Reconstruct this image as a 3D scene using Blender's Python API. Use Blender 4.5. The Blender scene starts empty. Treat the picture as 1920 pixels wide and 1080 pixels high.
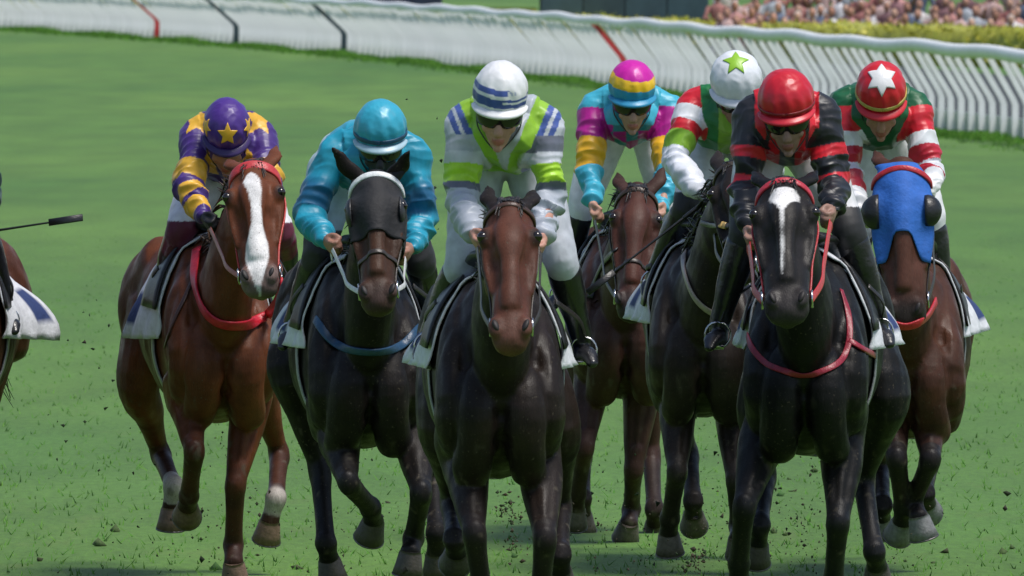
import bpy, bmesh, math, random
import numpy as np
from mathutils import Vector, Matrix
from mathutils.bvhtree import BVHTree

random.seed(7)
RNG = np.random.default_rng(7)
SC = bpy.context.scene
COL = SC.collection
PI = math.pi

# ------------------------------------------------------------------ camera, sky, sun, exposure
FPX = 25800.0            # focal length in pixels of the 1920 wide photograph
CAMZ = 2.83
HOR = -132.0             # row of the horizon, above the frame
cam_d = bpy.data.cameras.new('camera')
cam_d.sensor_width = 36.0
cam_d.lens = 36.0 * FPX / 1920.0
cam_d.clip_start = 1.0
cam_d.clip_end = 4000.0
cam_d.dof.use_dof = True
cam_d.dof.focus_distance = 57.5
cam_d.dof.aperture_fstop = 20.0
cam = bpy.data.objects.new('camera', cam_d)
COL.objects.link(cam)
cam.location = (0, 0, CAMZ)
cam.rotation_euler = (PI / 2 - math.atan((540 - HOR) / FPX), 0, 0)
SC.camera = cam

SUN_EL, SUN_AZ = math.radians(66), math.radians(125)     # high, to the right of the field
w = bpy.data.worlds.new('World')
SC.world = w
w.use_nodes = True
nt = w.node_tree
sky = nt.nodes.new('ShaderNodeTexSky')
sky.sky_type = 'NISHITA'
sky.sun_disc = False
sky.sun_elevation = SUN_EL
sky.sun_rotation = SUN_AZ
sky.air_density = 1.0
sky.dust_density = 1.5
sky.ozone_density = 1.0
nt.links.new(sky.outputs[0], nt.nodes['Background'].inputs[0])
nt.nodes['Background'].inputs[1].default_value = 0.095
sd = bpy.data.lights.new('sun', 'SUN')
sd.energy = 2.6
sd.angle = math.radians(20)
sd.color = (1.0, 0.96, 0.9)
sun = bpy.data.objects.new('sun', sd)
COL.objects.link(sun)
sun.location = (30, 40, 60)
sdir = Vector((math.sin(SUN_AZ) * math.cos(SUN_EL), math.cos(SUN_AZ) * math.cos(SUN_EL), math.sin(SUN_EL)))
sun.rotation_euler = sdir.to_track_quat('Z', 'Y').to_euler()
SC.view_settings.view_transform = 'Standard'
SC.view_settings.look = 'None'
SC.view_settings.gamma = 1.0
SC.view_settings.exposure = 0.46
SC.view_settings.use_curve_mapping = False
SC.cycles.max_bounces = 6


def P(px, py, y):
    """point of the place seen at a pixel of the photograph at depth y"""
    return np.array([(px - 960.0) / FPX * y, y, CAMZ - (py - HOR) / FPX * y])


# ------------------------------------------------------------------ materials
def srgb(r, g, b):
    f = lambda c: (c / 12.92 if c <= 0.04045 else ((c + 0.055) / 1.055) ** 2.4)
    return (f(r / 255), f(g / 255), f(b / 255))


def mat(name, col=None, rough=0.6, attr=False, nscale=60, var=0.25, bump=0.0, bscale=200, spec=0.5, sheen=0.0,
        metal=0.0, coat=0.0, detail=4, crease=0.0, cscale=12):
    m = bpy.data.materials.new(name)
    m.use_nodes = True
    t = m.node_tree
    b = t.nodes['Principled BSDF']
    tc = t.nodes.new('ShaderNodeTexCoord')
    n = t.nodes.new('ShaderNodeTexNoise')
    n.inputs['Scale'].default_value = nscale
    n.inputs['Detail'].default_value = detail
    t.links.new(tc.outputs['Object'], n.inputs['Vector'])
    mr = t.nodes.new('ShaderNodeMapRange')
    mr.inputs[1].default_value = 0.25
    mr.inputs[2].default_value = 0.75
    mr.inputs[3].default_value = 1 - var
    mr.inputs[4].default_value = 1 + var
    t.links.new(n.outputs[0], mr.inputs[0])
    mx = t.nodes.new('ShaderNodeMix')
    mx.data_type = 'RGBA'
    mx.blend_type = 'MULTIPLY'
    mx.inputs[0].default_value = 1.0
    if attr:
        a = t.nodes.new('ShaderNodeAttribute')
        a.attribute_name = 'col'
        t.links.new(a.outputs['Color'], mx.inputs[6])
    else:
        mx.inputs[6].default_value = (*col, 1)
    t.links.new(mr.outputs[0], mx.inputs[7])
    t.links.new(mx.outputs[2], b.inputs['Base Color'])
    b.inputs['Roughness'].default_value = rough
    b.inputs['Metallic'].default_value = metal
    b.inputs['Specular IOR Level'].default_value = spec
    if sheen:
        b.inputs['Sheen Weight'].default_value = sheen
        b.inputs['Sheen Roughness'].default_value = 0.4
    if coat:
        b.inputs['Coat Weight'].default_value = coat
    if bump:
        n2 = t.nodes.new('ShaderNodeTexNoise')
        n2.inputs['Scale'].default_value = bscale
        n2.inputs['Detail'].default_value = 3
        t.links.new(tc.outputs['Object'], n2.inputs['Vector'])
        bp = t.nodes.new('ShaderNodeBump')
        bp.inputs['Strength'].default_value = bump
        bp.inputs['Distance'].default_value = 0.01
        t.links.new(n2.outputs[0], bp.inputs['Height'])
        t.links.new(bp.outputs[0], b.inputs['Normal'])
        if crease:
            n3 = t.nodes.new('ShaderNodeTexNoise')
            n3.noise_type = 'RIDGED_MULTIFRACTAL'
            n3.inputs['Scale'].default_value = cscale
            n3.inputs['Detail'].default_value = 3
            n3.inputs['Distortion'].default_value = 0.8
            t.links.new(tc.outputs['Object'], n3.inputs['Vector'])
            b3 = t.nodes.new('ShaderNodeBump')
            b3.inputs['Strength'].default_value = crease
            b3.inputs['Distance'].default_value = 0.012
            t.links.new(n3.outputs[0], b3.inputs['Height'])
            t.links.new(bp.outputs[0], b3.inputs['Normal'])
            t.links.new(b3.outputs[0], b.inputs['Normal'])
    return m


M = {}
def coat_mat():
    m = bpy.data.materials.new('horse_coat')
    m.use_nodes = True
    t = m.node_tree
    p = t.nodes['Principled BSDF']
    tc = t.nodes.new('ShaderNodeTexCoord')
    a = t.nodes.new('ShaderNodeAttribute')
    a.attribute_name = 'col'

    def ns(scale, detail, stretch=(1, 1, 1)):
        mp = t.nodes.new('ShaderNodeMapping')
        mp.inputs['Scale'].default_value = stretch
        t.links.new(tc.outputs['Object'], mp.inputs[0])
        n = t.nodes.new('ShaderNodeTexNoise')
        n.inputs['Scale'].default_value = scale
        n.inputs['Detail'].default_value = detail
        t.links.new(mp.outputs[0], n.inputs['Vector'])
        return n.outputs[0]

    def rng(x, lo, hi, a0=.3, a1=.7):
        r = t.nodes.new('ShaderNodeMapRange')
        r.inputs[1].default_value, r.inputs[2].default_value = a0, a1
        r.inputs[3].default_value, r.inputs[4].default_value = lo, hi
        t.links.new(x, r.inputs[0])
        return r.outputs[0]
    hair = ns(1, 5, (240, 240, 34))
    patch = ns(9, 5)
    mx = t.nodes.new('ShaderNodeMix')
    mx.data_type, mx.blend_type = 'RGBA', 'MULTIPLY'
    mx.inputs[0].default_value = 1
    t.links.new(a.outputs['Color'], mx.inputs[6])
    t.links.new(rng(hair, .80, 1.22), mx.inputs[7])
    m2 = t.nodes.new('ShaderNodeMix')
    m2.data_type, m2.blend_type = 'RGBA', 'MULTIPLY'
    m2.inputs[0].default_value = 1
    t.links.new(mx.outputs[2], m2.inputs[6])
    t.links.new(rng(patch, .75, 1.3), m2.inputs[7])
    m3 = t.nodes.new('ShaderNodeMix')                    # dirt thrown up by the horses in front
    m3.data_type = 'RGBA'
    t.links.new(rng(ns(95, 2), 0, .75, .66, .74), m3.inputs[0])
    t.links.new(m2.outputs[2], m3.inputs[6])
    m3.inputs[7].default_value = (.085, .07, .05, 1)
    t.links.new(m3.outputs[2], p.inputs['Base Color'])
    t.links.new(rng(patch, .64, .32), p.inputs['Roughness'])
    p.inputs['Specular IOR Level'].default_value = .17
    bp = t.nodes.new('ShaderNodeBump')
    bp.inputs['Strength'].default_value = .35
    bp.inputs['Distance'].default_value = .004
    t.links.new(hair, bp.inputs['Height'])
    sk = t.nodes.new('ShaderNodeTexNoise')              # veins and folds of the skin
    sk.noise_type = 'RIDGED_MULTIFRACTAL'
    sk.inputs['Scale'].default_value = 9
    sk.inputs['Detail'].default_value = 3
    sk.inputs['Distortion'].default_value = .5
    t.links.new(tc.outputs['Object'], sk.inputs['Vector'])
    b2 = t.nodes.new('ShaderNodeBump')
    b2.inputs['Strength'].default_value = .45
    b2.inputs['Distance'].default_value = .010
    t.links.new(sk.outputs[0], b2.inputs['Height'])
    t.links.new(bp.outputs[0], b2.inputs['Normal'])
    t.links.new(b2.outputs[0], p.inputs['Normal'])
    return m


M['coat'] = coat_mat()
M['silk'] = mat('racing_silk', attr=True, rough=0.42, nscale=25, var=0.10, bump=0.05, bscale=60, spec=0.45, sheen=0.1, crease=0.65, cscale=6)
M['cap'] = mat('cap_silk', attr=True, rough=0.36, nscale=30, var=0.08, bump=0.06, bscale=60, spec=0.45, crease=0.32, cscale=7)
M['skin'] = mat('skin', attr=True, rough=0.5, nscale=60, var=0.12, bump=0.1, bscale=150, spec=0.4)
M['breeches'] = mat('breeches_cloth', attr=True, rough=0.6, nscale=22, var=0.18, bump=0.06, bscale=60, sheen=0.1, crease=0.45, cscale=6)
M['boot'] = mat('boot_leather', attr=True, rough=0.28, nscale=40, var=0.3, bump=0.2, bscale=60, spec=0.6)
M['lens'] = mat('goggle_lens', (0.012, 0.010, 0.012), rough=0.12, var=0.1, spec=0.6)
M['eye'] = mat('eye', (0.012, 0.007, 0.005), rough=0.06, var=0.1, spec=0.7)
M['nostril'] = mat('nostril_skin', (0.012, 0.008, 0.008), rough=0.6, var=0.2)
M['hoof'] = mat('hoof_horn', attr=True, rough=0.55, nscale=50, var=0.35, bump=0.3, bscale=90)
M['hair'] = mat('horse_hair', attr=True, rough=0.45, nscale=50, var=0.3)
M['tack'] = mat('tack_strap', attr=True, rough=0.4, nscale=60, var=0.22, bump=0.2, bscale=120)
M['cloth'] = mat('saddle_cloth_fabric', attr=True, rough=0.75, nscale=30, var=0.14, bump=0.3, bscale=60, crease=0.4, cscale=8)
M['metal'] = mat('steel', (0.55, 0.55, 0.56), rough=0.22, metal=1.0, var=0.15)
M['iron'] = mat('worn_iron', (0.16, 0.15, 0.15), rough=0.5, metal=1.0, var=0.3)
M['rubber'] = mat('black_leather', (0.012, 0.012, 0.013), rough=0.4, var=0.3, bump=0.2, bscale=80)
M['mud'] = mat('turf_clod_soil', attr=True, rough=0.95, nscale=80, var=0.4)
M['paint'] = mat('white_rail_plastic', attr=True, rough=0.42, nscale=3, var=0.10)
M['leaf'] = mat('leaf', attr=True, rough=0.6, nscale=6, var=0.35)
M['board'] = mat('board_paint', attr=True, rough=0.6, nscale=2, var=0.25)
M['people'] = mat('spectator_clothing', attr=True, rough=0.8, nscale=8, var=0.3)


def ground_mat():
    m = bpy.data.materials.new('turf')
    m.use_nodes = True
    t = m.node_tree
    b = t.nodes['Principled BSDF']
    b.inputs['Roughness'].default_value = 0.9
    b.inputs['Specular IOR Level'].default_value = 0.15
    b.inputs['Sheen Weight'].default_value = 0.1
    tc = t.nodes.new('ShaderNodeTexCoord')

    def noise(sx, sy, detail, rough=0.55):
        mp = t.nodes.new('ShaderNodeMapping')
        mp.inputs['Scale'].default_value = (sx, sy, 1)
        t.links.new(tc.outputs['Object'], mp.inputs[0])
        n = t.nodes.new('ShaderNodeTexNoise')
        n.inputs['Scale'].default_value = 1
        n.inputs['Detail'].default_value = detail
        n.inputs['Roughness'].default_value = rough
        t.links.new(mp.outputs[0], n.inputs['Vector'])
        return n
    big = noise(0.14, 0.03, 4)
    mid = noise(1.1, 0.22, 6, 0.6)
    fin = noise(22, 5, 5, 0.7)
    r1 = t.nodes.new('ShaderNodeValToRGB')
    r1.color_ramp.elements[0].position = 0.32
    r1.color_ramp.elements[0].color = (0.060, 0.144, 0.022, 1)
    r1.color_ramp.elements[1].position = 0.68
    r1.color_ramp.elements[1].color = (0.104, 0.200, 0.031, 1)
    t.links.new(big.outputs[0], r1.inputs[0])

    def mult(a, n, lo, hi):
        mr = t.nodes.new('ShaderNodeMapRange')
        mr.inputs[1].default_value = 0.3
        mr.inputs[2].default_value = 0.7
        mr.inputs[3].default_value = lo
        mr.inputs[4].default_value = hi
        t.links.new(n.outputs[0], mr.inputs[0])
        x = t.nodes.new('ShaderNodeMix')
        x.data_type = 'RGBA'
        x.blend_type = 'MULTIPLY'
        x.inputs[0].default_value = 1
        t.links.new(a, x.inputs[6])
        t.links.new(mr.outputs[0], x.inputs[7])
        return x.outputs[2]
    c = mult(r1.outputs[0], mid, 0.82, 1.18)
    c = mult(c, fin, 0.76, 1.24)
    # worn, churned soil showing between the blades
    wear = noise(2.6, 0.55, 5, 0.65)
    rw = t.nodes.new('ShaderNodeMapRange')
    rw.inputs[1].default_value = 0.60
    rw.inputs[2].default_value = 0.78
    rw.inputs[4].default_value = 0.55
    sx = t.nodes.new('ShaderNodeSeparateXYZ')
    t.links.new(tc.outputs['Object'], sx.inputs[0])
    near = t.nodes.new('ShaderNodeMapRange')          # the strip the field has just churned up
    near.interpolation_type = 'SMOOTHSTEP'
    near.inputs[1].default_value, near.inputs[2].default_value = 56, 76
    near.inputs[3].default_value, near.inputs[4].default_value = 0.06, 0.0
    t.links.new(sx.outputs[1], near.inputs[0])
    ad = t.nodes.new('ShaderNodeMath')
    t.links.new(wear.outputs[0], ad.inputs[0])
    t.links.new(near.outputs[0], ad.inputs[1])
    t.links.new(ad.outputs[0], rw.inputs[0])
    x = t.nodes.new('ShaderNodeMix')
    x.data_type = 'RGBA'
    t.links.new(rw.outputs[0], x.inputs[0])
    t.links.new(c, x.inputs[6])
    x.inputs[7].default_value = (0.12, 0.16, 0.042, 1)
    t.links.new(x.outputs[2], b.inputs['Base Color'])
    bp = t.nodes.new('ShaderNodeBump')
    bp.inputs['Strength'].default_value = 0.5
    bp.inputs['Distance'].default_value = 0.03
    t.links.new(fin.outputs[0], bp.inputs['Height'])
    t.links.new(bp.outputs[0], b.inputs['Normal'])
    return m


def blade_mat():
    m = bpy.data.materials.new('grass_blade')
    m.use_nodes = True
    t = m.node_tree
    t.nodes.remove(t.nodes['Principled BSDF'])
    a = t.nodes.new('ShaderNodeAttribute')
    a.attribute_name = 'col'
    d = t.nodes.new('ShaderNodeBsdfDiffuse')
    tr = t.nodes.new('ShaderNodeBsdfTranslucent')
    mx = t.nodes.new('ShaderNodeMixShader')
    mx.inputs[0].default_value = 0.5
    for n_ in (d, tr):
        t.links.new(a.outputs['Color'], n_.inputs[0])
    t.links.new(d.outputs[0], mx.inputs[1])
    t.links.new(tr.outputs[0], mx.inputs[2])
    t.links.new(mx.outputs[0], t.nodes['Material Output'].inputs[0])
    return m


M['turf'] = ground_mat()
M['blade'] = blade_mat()
M['shade_tone'] = mat('shade_strip_tone', (0.05, 0.056, 0.058), rough=0.9, nscale=3, var=0.25)  # dark tone painted for the shade seen between the posts


# ------------------------------------------------------------------ mesh tools
def nrm(v):
    v = np.asarray(v, float)
    return v / max(np.linalg.norm(v), 1e-9)


def catmull(a, sub):
    a = np.asarray(a, float)
    if sub <= 1 or len(a) < 3:
        if len(a) == 2 and sub > 1:
            s = np.linspace(0, 1, sub + 1)[:, None]
            return a[0] * (1 - s) + a[1] * s
        return a
    p = np.vstack([2 * a[0] - a[1], a, 2 * a[-1] - a[-2]])
    out = []
    for i in range(len(a) - 1):
        p0, p1, p2, p3 = p[i:i + 4]
        for k in range(sub):
            t = k / sub
            out.append(0.5 * ((2 * p1) + (-p0 + p2) * t + (2 * p0 - 5 * p1 + 4 * p2 - p3) * t * t
                              + (-p0 + 3 * p1 - 3 * p2 + p3) * t ** 3))
    out.append(a[-1])
    return np.array(out)


class B:
    def __init__(s):
        s.v, s.f, s.n, s.c = [], [], 0, []

    def add(s, verts, faces, col=None):
        verts = np.asarray(verts, float)
        s.v.append(verts)
        s.f += [tuple(i + s.n for i in f) for f in faces]
        s.n += len(verts)
        if col is not None:
            s.c.append(np.tile(np.asarray(col, float)[:3], (len(verts), 1)))

    def verts(s):
        return np.vstack(s.v)

    def cols(s):
        return np.vstack(s.c) if s.c else None

    def loft(s, pts, rad, side=(1, 0, 0), n=14, sub=4, col=None, round_=0.7):
        pts = np.asarray(pts, float)
        rad = np.asarray([r if hasattr(r, '__len__') else (r, r) for r in rad], float)
        a = catmull(np.hstack([pts, rad]), sub)
        c, r = a[:, :3], np.maximum(a[:, 3:], 0.0005)
        T = np.gradient(c, axis=0)
        T /= np.maximum(np.linalg.norm(T, axis=1), 1e-9)[:, None]
        side = np.asarray(side, float)
        th = np.linspace(0, 2 * PI, n, endpoint=False)
        rings = []

        def ring(ci, ti, ri):
            S = side - ti * np.dot(side, ti)
            if np.linalg.norm(S) < 0.15:
                alt = np.array([0.0, 0.3, 1.0])
                S = alt - ti * np.dot(alt, ti)
            S = nrm(S)
            U = np.cross(ti, S)
            return ci + np.outer(np.cos(th), S) * ri[0] + np.outer(np.sin(th), U) * ri[1]
        m0, m1 = min(r[0]) * round_, min(r[-1]) * round_
        V = [c[0:1] - T[0] * m0]
        V.append(ring(c[0] - T[0] * m0 * 0.87, T[0], r[0] * 0.5))
        V.append(ring(c[0] - T[0] * m0 * 0.5, T[0], r[0] * 0.87))
        for i in range(len(c)):
            V.append(ring(c[i], T[i], r[i]))
        V.append(ring(c[-1] + T[-1] * m1 * 0.5, T[-1], r[-1] * 0.87))
        V.append(ring(c[-1] + T[-1] * m1 * 0.87, T[-1], r[-1] * 0.5))
        V.append(c[-1:] + T[-1] * m1)
        nr = len(V) - 2
        F = []
        for j in range(n):
            F.append((0, 1 + (j + 1) % n, 1 + j))
        for i in range(nr - 1):
            o = 1 + i * n
            for j in range(n):
                j2 = (j + 1) % n
                F.append((o + j, o + j2, o + n + j2, o + n + j))
        last = 1 + nr * n
        o = 1 + (nr - 1) * n
        for j in range(n):
            F.append((o + j, o + (j + 1) % n, last))
        s.add(np.vstack(V), F, col)

    def blob(s, c, r, ax=None, n=14, m=9, col=None):
        ax = np.eye(3) if ax is None else np.asarray(ax, float)
        V, F = [[0, 0, 1.0]], []
        for i in range(1, m):
            p = PI * i / m
            for j in range(n):
                q = 2 * PI * j / n
                V.append([math.sin(p) * math.cos(q), math.sin(p) * math.sin(q), math.cos(p)])
        V.append([0, 0, -1.0])
        for j in range(n):
            F.append((0, 1 + j, 1 + (j + 1) % n))
        for i in range(m - 2):
            o = 1 + i * n
            for j in range(n):
                j2 = (j + 1) % n
                F.append((o + j, o + n + j, o + n + j2, o + j2))
        o = 1 + (m - 2) * n
        for j in range(n):
            F.append((o + j, len(V) - 1, o + (j + 1) % n))
        V = np.array(V) * np.asarray(r, float)
        s.add(np.asarray(c) + V @ ax, F, col)

    def clod(s, c, r, rnd, col=None):
        """ragged crumb of soil"""
        V = np.array([[1, 0, 0], [-1, 0, 0], [0, 1, 0], [0, -1, 0], [0, 0, 1], [0, 0, -1.0]])
        V = V * np.array([[rnd.uniform(.35, 1.7)] for _ in range(6)]) + np.array([[rnd.uniform(-.4, .4) for _ in range(3)] for _ in range(6)])
        s.add(np.asarray(c) + V * r, [(0, 2, 4), (2, 1, 4), (1, 3, 4), (3, 0, 4), (2, 0, 5), (1, 2, 5), (3, 1, 5), (0, 3, 5)], col)

    def ribbon(s, pts, nor, w, th, col=None):
        """flat strap lying on a surface: chamfered box section"""
        pts, nor = np.asarray(pts, float), np.asarray(nor, float)
        T = np.gradient(pts, axis=0)
        V = []
        k = 8
        for p, t, n in zip(pts, T, nor):
            t = nrm(t)
            n = nrm(n - t * np.dot(n, t))
            sd_ = np.cross(t, n)
            for (a, b) in ((-.5, -.3), (-.5, .6), (-.38, 1), (.38, 1), (.5, .6), (.5, -.3), (.38, -1), (-.38, -1)):
                V.append(p + sd_ * a * w + n * b * th)
        F = []
        for i in range(len(pts) - 1):
            for j in range(k):
                j2 = (j + 1) % k
                F.append((i * k + j, i * k + j2, (i + 1) * k + j2, (i + 1) * k + j))
        F.append(tuple(range(k))[::-1])
        F.append(tuple((len(pts) - 1) * k + j for j in range(k)))
        s.add(V, F, col)

    def box(s, lo, hi, col=None, R=None, o=None):
        x0, y0, z0 = lo
        x1, y1, z1 = hi
        V = np.array([[x0, y0, z0], [x1, y0, z0], [x1, y1, z0], [x0, y1, z0], [x0, y0, z1], [x1, y0, z1], [x1, y1, z1], [x0, y1, z1]])
        if R is not None:
            V = V @ np.asarray(R).T
        if o is not None:
            V = V + np.asarray(o)
        s.add(V, [(0, 3, 2, 1), (4, 5, 6, 7), (0, 1, 5, 4), (1, 2, 6, 5), (2, 3, 7, 6), (3, 0, 4, 7)], col)

    def remesh(s, voxel, smooth=6, fac=0.5):
        me = bpy.data.meshes.new('tmp')
        me.from_pydata(s.verts().tolist(), [], s.f)
        o = bpy.data.objects.new('tmp', me)
        COL.objects.link(o)
        r = o.modifiers.new('r', 'REMESH')
        r.mode = 'VOXEL'
        r.voxel_size = voxel
        sm = o.modifiers.new('s', 'SMOOTH')
        sm.factor = fac
        sm.iterations = smooth
        dg = bpy.context.evaluated_depsgraph_get()
        dg.update()
        out = bpy.data.meshes.new_from_object(o.evaluated_get(dg))
        bpy.data.objects.remove(o)
        bpy.data.meshes.remove(me)
        return out


def mverts(me):
    a = np.empty(len(me.vertices) * 3, np.float32)
    me.vertices.foreach_get('co', a)
    return a.reshape(-1, 3).astype(float)


def mnormals(me):
    a = np.empty(len(me.vertices) * 3, np.float32)
    me.vertex_normals.foreach_get('vector', a)
    return a.reshape(-1, 3).astype(float)


def setv(me, V):
    me.vertices.foreach_set('co', V.astype(np.float32).ravel())
    me.update()


def setcol(me, C):
    at = me.color_attributes.new('col', 'FLOAT_COLOR', 'POINT')
    C = np.hstack([np.clip(C, 0, 1), np.ones((len(C), 1))]).astype(np.float32)
    at.data.foreach_set('color', C.ravel())


def bvh_of(me):
    return BVHTree.FromPolygons([tuple(v) for v in mverts(me)], [tuple(p.vertices) for p in me.polygons])


def root(name, loc, label, cat, group=None):
    o = bpy.data.objects.new(name, None)
    o.empty_display_size = 0.2
    COL.objects.link(o)
    o.location = loc
    o['label'] = label
    o['category'] = cat
    if group:
        o['group'] = group
    return o


def world_loc(o):
    l = np.zeros(3)
    while o is not None:
        l = l + np.array(o.location)
        o = o.parent
    return l


def obj(name, src, m, parent=None, smooth=True, cols=None, origin=None, label=None):
    """link ONE mesh object; src is a B or a mesh in world coordinates"""
    if isinstance(src, B):
        me = bpy.data.meshes.new(name)
        V = src.verts()
        if cols is None:
            cols = src.cols()
        me.from_pydata(V.tolist(), [], src.f)
    else:
        me = src
        me.name = name
        V = mverts(me)
    pl = world_loc(parent) if parent is not None else np.zeros(3)
    if origin is None:
        origin = V.mean(0) if parent is not None else np.zeros(3)
    setv(me, V - origin)
    if cols is not None:
        cols = np.asarray(cols, float)
        if cols.ndim == 1:
            cols = np.tile(cols[:3], (len(V), 1))
        setcol(me, cols)
    me.polygons.foreach_set('use_smooth', [smooth] * len(me.polygons))
    me.materials.append(M[m])
    o = bpy.data.objects.new(name, me)
    COL.objects.link(o)
    o.parent = parent
    o.location = tuple(np.asarray(origin) - pl)
    if label:
        o['label'] = label
    return o


def tag(o, label=None, cat=None, group=None, kind=None):
    if label: o['label'] = label
    if cat: o['category'] = cat
    if group: o['group'] = group
    if kind: o['kind'] = kind
    return o


_dirs = RNG.normal(size=(40, 3))
_dirs /= np.linalg.norm(_dirs, axis=1)[:, None]
_ph = RNG.uniform(0, 6.28, 40)


def wob(V, f, seed=0):
    """smooth pseudo noise in -1..1"""
    out = np.zeros(len(V))
    for k in range(5):
        i = (seed * 7 + k * 3) % 40
        j = (seed * 5 + k * 11 + 1) % 40
        out += np.sin(V @ _dirs[i] * f * (0.7 + 0.25 * k) + _ph[i] + 1.7 * np.sin(V @ _dirs[j] * f * 0.6 + _ph[j]))
    return out / 3.2


def sstep(a, b, x):
    t = np.clip((x - a) / (b - a), 0, 1)
    return t * t * (3 - 2 * t)


def segdist(V, a, b):
    ab = b - a
    t = np.clip(((V - a) @ ab) / max(ab @ ab, 1e-9), 0, 1)
    return np.linalg.norm(V - (a + t[:, None] * ab), axis=1), t


def chain(start, pix, lens, signs):
    """joint chain: each joint is seen at its pixel; its depth follows from the length of the bone"""
    out = [np.asarray(start, float)]
    for (px, py), L, s in zip(pix, lens, signs):
        p0 = out[-1]
        q = P(px, py, p0[1])
        for _ in range(3):
            d = q - p0
            h = math.hypot(d[0], d[2])
            if h > L * 0.985:
                k = L * 0.985 / h
                q = p0 + np.array([d[0] * k, d[1], d[2] * k])
                h = L * 0.985
                dy = s * math.sqrt(L * L - h * h)
                q[1] = p0[1] + dy
                break
            dy = s * math.sqrt(L * L - h * h)
            q = P(px, py, p0[1] + dy)
        out.append(q)
    return out


# ------------------------------------------------------------------ the setting
def sheet(name, x0, x1, y0, y1, z, m):
    b = B()
    nx, ny = 6, 40
    V = [(x0 + (x1 - x0) * i / nx, y0 + (y1 - y0) * j / ny, z) for j in range(ny + 1) for i in range(nx + 1)]
    F = [(j * (nx + 1) + i, j * (nx + 1) + i + 1, (j + 1) * (nx + 1) + i + 1, (j + 1) * (nx + 1) + i) for j in range(ny) for i in range(nx)]
    b.add(V, F)
    o = obj(name, b, m, smooth=False)
    o['kind'] = 'structure'
    return o


sheet('ground', -900, 900, -200, 3200, 0.0, 'turf')

# line of the running rail (x, y): read off the foot of the posts
RL = catmull([(19.5, 40), (14.9, 95), (10.3, 145), (6.85, 186), (3.9, 225), (0.55, 268), (-3.6, 312), (-8.9, 355), (-15.6, 400), (-25, 450), (-38, 505)], 24)
seg = np.linalg.norm(np.diff(RL, axis=0), axis=1)
ARC = np.concatenate([[0], np.cumsum(seg)])


def rail_at(s):
    x = np.interp(s, ARC, RL[:, 0])
    y = np.interp(s, ARC, RL[:, 1])
    x2 = np.interp(s + 0.5, ARC, RL[:, 0])
    y2 = np.interp(s + 0.5, ARC, RL[:, 1])
    t = nrm([x2 - x, y2 - y, 0])
    return np.array([x, y, 0]), t


# dark strip put in beyond the rail: its colour stands for shaded ground
b = B()
V, F = [], []
ss = np.arange(0, ARC[-1], 6.0)
for s_ in ss:
    p, t = rail_at(s_)
    nrml = np.array([-t[1], t[0], 0])
    if nrml[0] < 0: nrml = -nrml
    V += [p + nrml * 0.35 + (0, 0, .004), p + nrml * 9.0 + (0, 0, .004)]
for i in range(len(ss) - 1):
    F.append((2 * i, 2 * i + 1, 2 * i + 3, 2 * i + 2))
b.add(V, F)
tag(obj('shade_strip', b, 'shade_tone', smooth=False), kind='structure')

# running rail: gooseneck posts carrying a plastic rail
RH = 1.17
rl = root('running_rail', (6.85, 186, 0), 'long curved white plastic running rail on slanted posts behind the runners', 'fence')
WHITE = (0.88, 0.88, 0.88)


def post_mesh(col):
    b = B()
    # the profile is in x (towards the track = -x) and z; a flat bar 9 cm wide
    prof = [(0.0, -0.15), (0.0, 0.45), (-0.03, 0.53), (-0.36, 1.08), (-0.40, 1.12)]
    wv, th = 0.044, 0.02
    V = []
    for (x, z) in prof:
        V += [(x - wv, -th, z), (x + wv, -th, z), (x + wv, th, z), (x - wv, th, z)]
    F = []
    for i in range(len(prof) - 1):
        for j in range(4):
            j2 = (j + 1) % 4
            F.append((i * 4 + j, i * 4 + j2, (i + 1) * 4 + j2, (i + 1) * 4 + j))
    F += [(3, 2, 1, 0), tuple(len(prof) * 4 - 4 + j for j in range(4))]
    b.add(V, F)
    me = bpy.data.meshes.new('post')
    me.from_pydata(b.verts().tolist(), [], b.f)
    setcol(me, np.tile(col, (len(me.vertices), 1)))
    me.materials.append(M['paint'])
    return me


PM = {'w': post_mesh(WHITE), 'd': post_mesh((0.035, 0.06, 0.075)), 'r': post_mesh((0.55, 0.05, 0.05))}
s0 = np.interp(168, RL[:, 1], ARC)
s1 = np.interp(452, RL[:, 1], ARC)
step = 1.32
npost = int((s1 - s0) / step)
px_of = lambda p: 960 + FPX * p[0] / p[1]
marks = [(1148, 'r', 0), (272, 'r', 0), (447, 'd', 0), (645, 'd', 0)]
plist = []
for i in range(npost):
    p, t = rail_at(s0 + i * step)
    plist.append((p, t, px_of(p)))
kinds = {}
for mx_, k_, _ in marks:
    i = int(np.argmin([abs(q[2] - mx_ - (20 if k_ == 'r' else 0)) for q in plist]))
    kinds[i] = k_
for i, (p, t, _) in enumerate(plist):
    k_ = kinds.get(i, 'w')
    o = bpy.data.objects.new('post', PM[k_])
    COL.objects.link(o)
    o.parent = rl
    o.location = tuple(p - np.array(rl.location))
    o.rotation_euler = (random.uniform(-.02, .02), random.uniform(-.03, .03), math.atan2(-t[0], t[1]))
    o.scale = (float(np.interp(p[1], [185, 230, 320], [.95, 1.15, 1.9])), 1, 1)
    if k_ == 'r': o['label'] = 'red marker post'
    if k_ == 'd': o['label'] = 'dark green post'
b = B()
pts = []
for i, s_ in enumerate(np.arange(s0 - 3, s1 + 4, 1.32)):
    p, t = rail_at(s_)
    pts.append(p + np.array([-0.42, 0, RH + 0.018 * math.sin(i * 0.9) + 0.012 * math.sin(i * 0.37)]))
b.loft(pts, [(0.08, 0.095)] * len(pts), n=12, sub=1, col=WHITE)
obj('rail', b, 'paint', rl)
b = B()
V, F, i = [], [], 0
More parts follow.
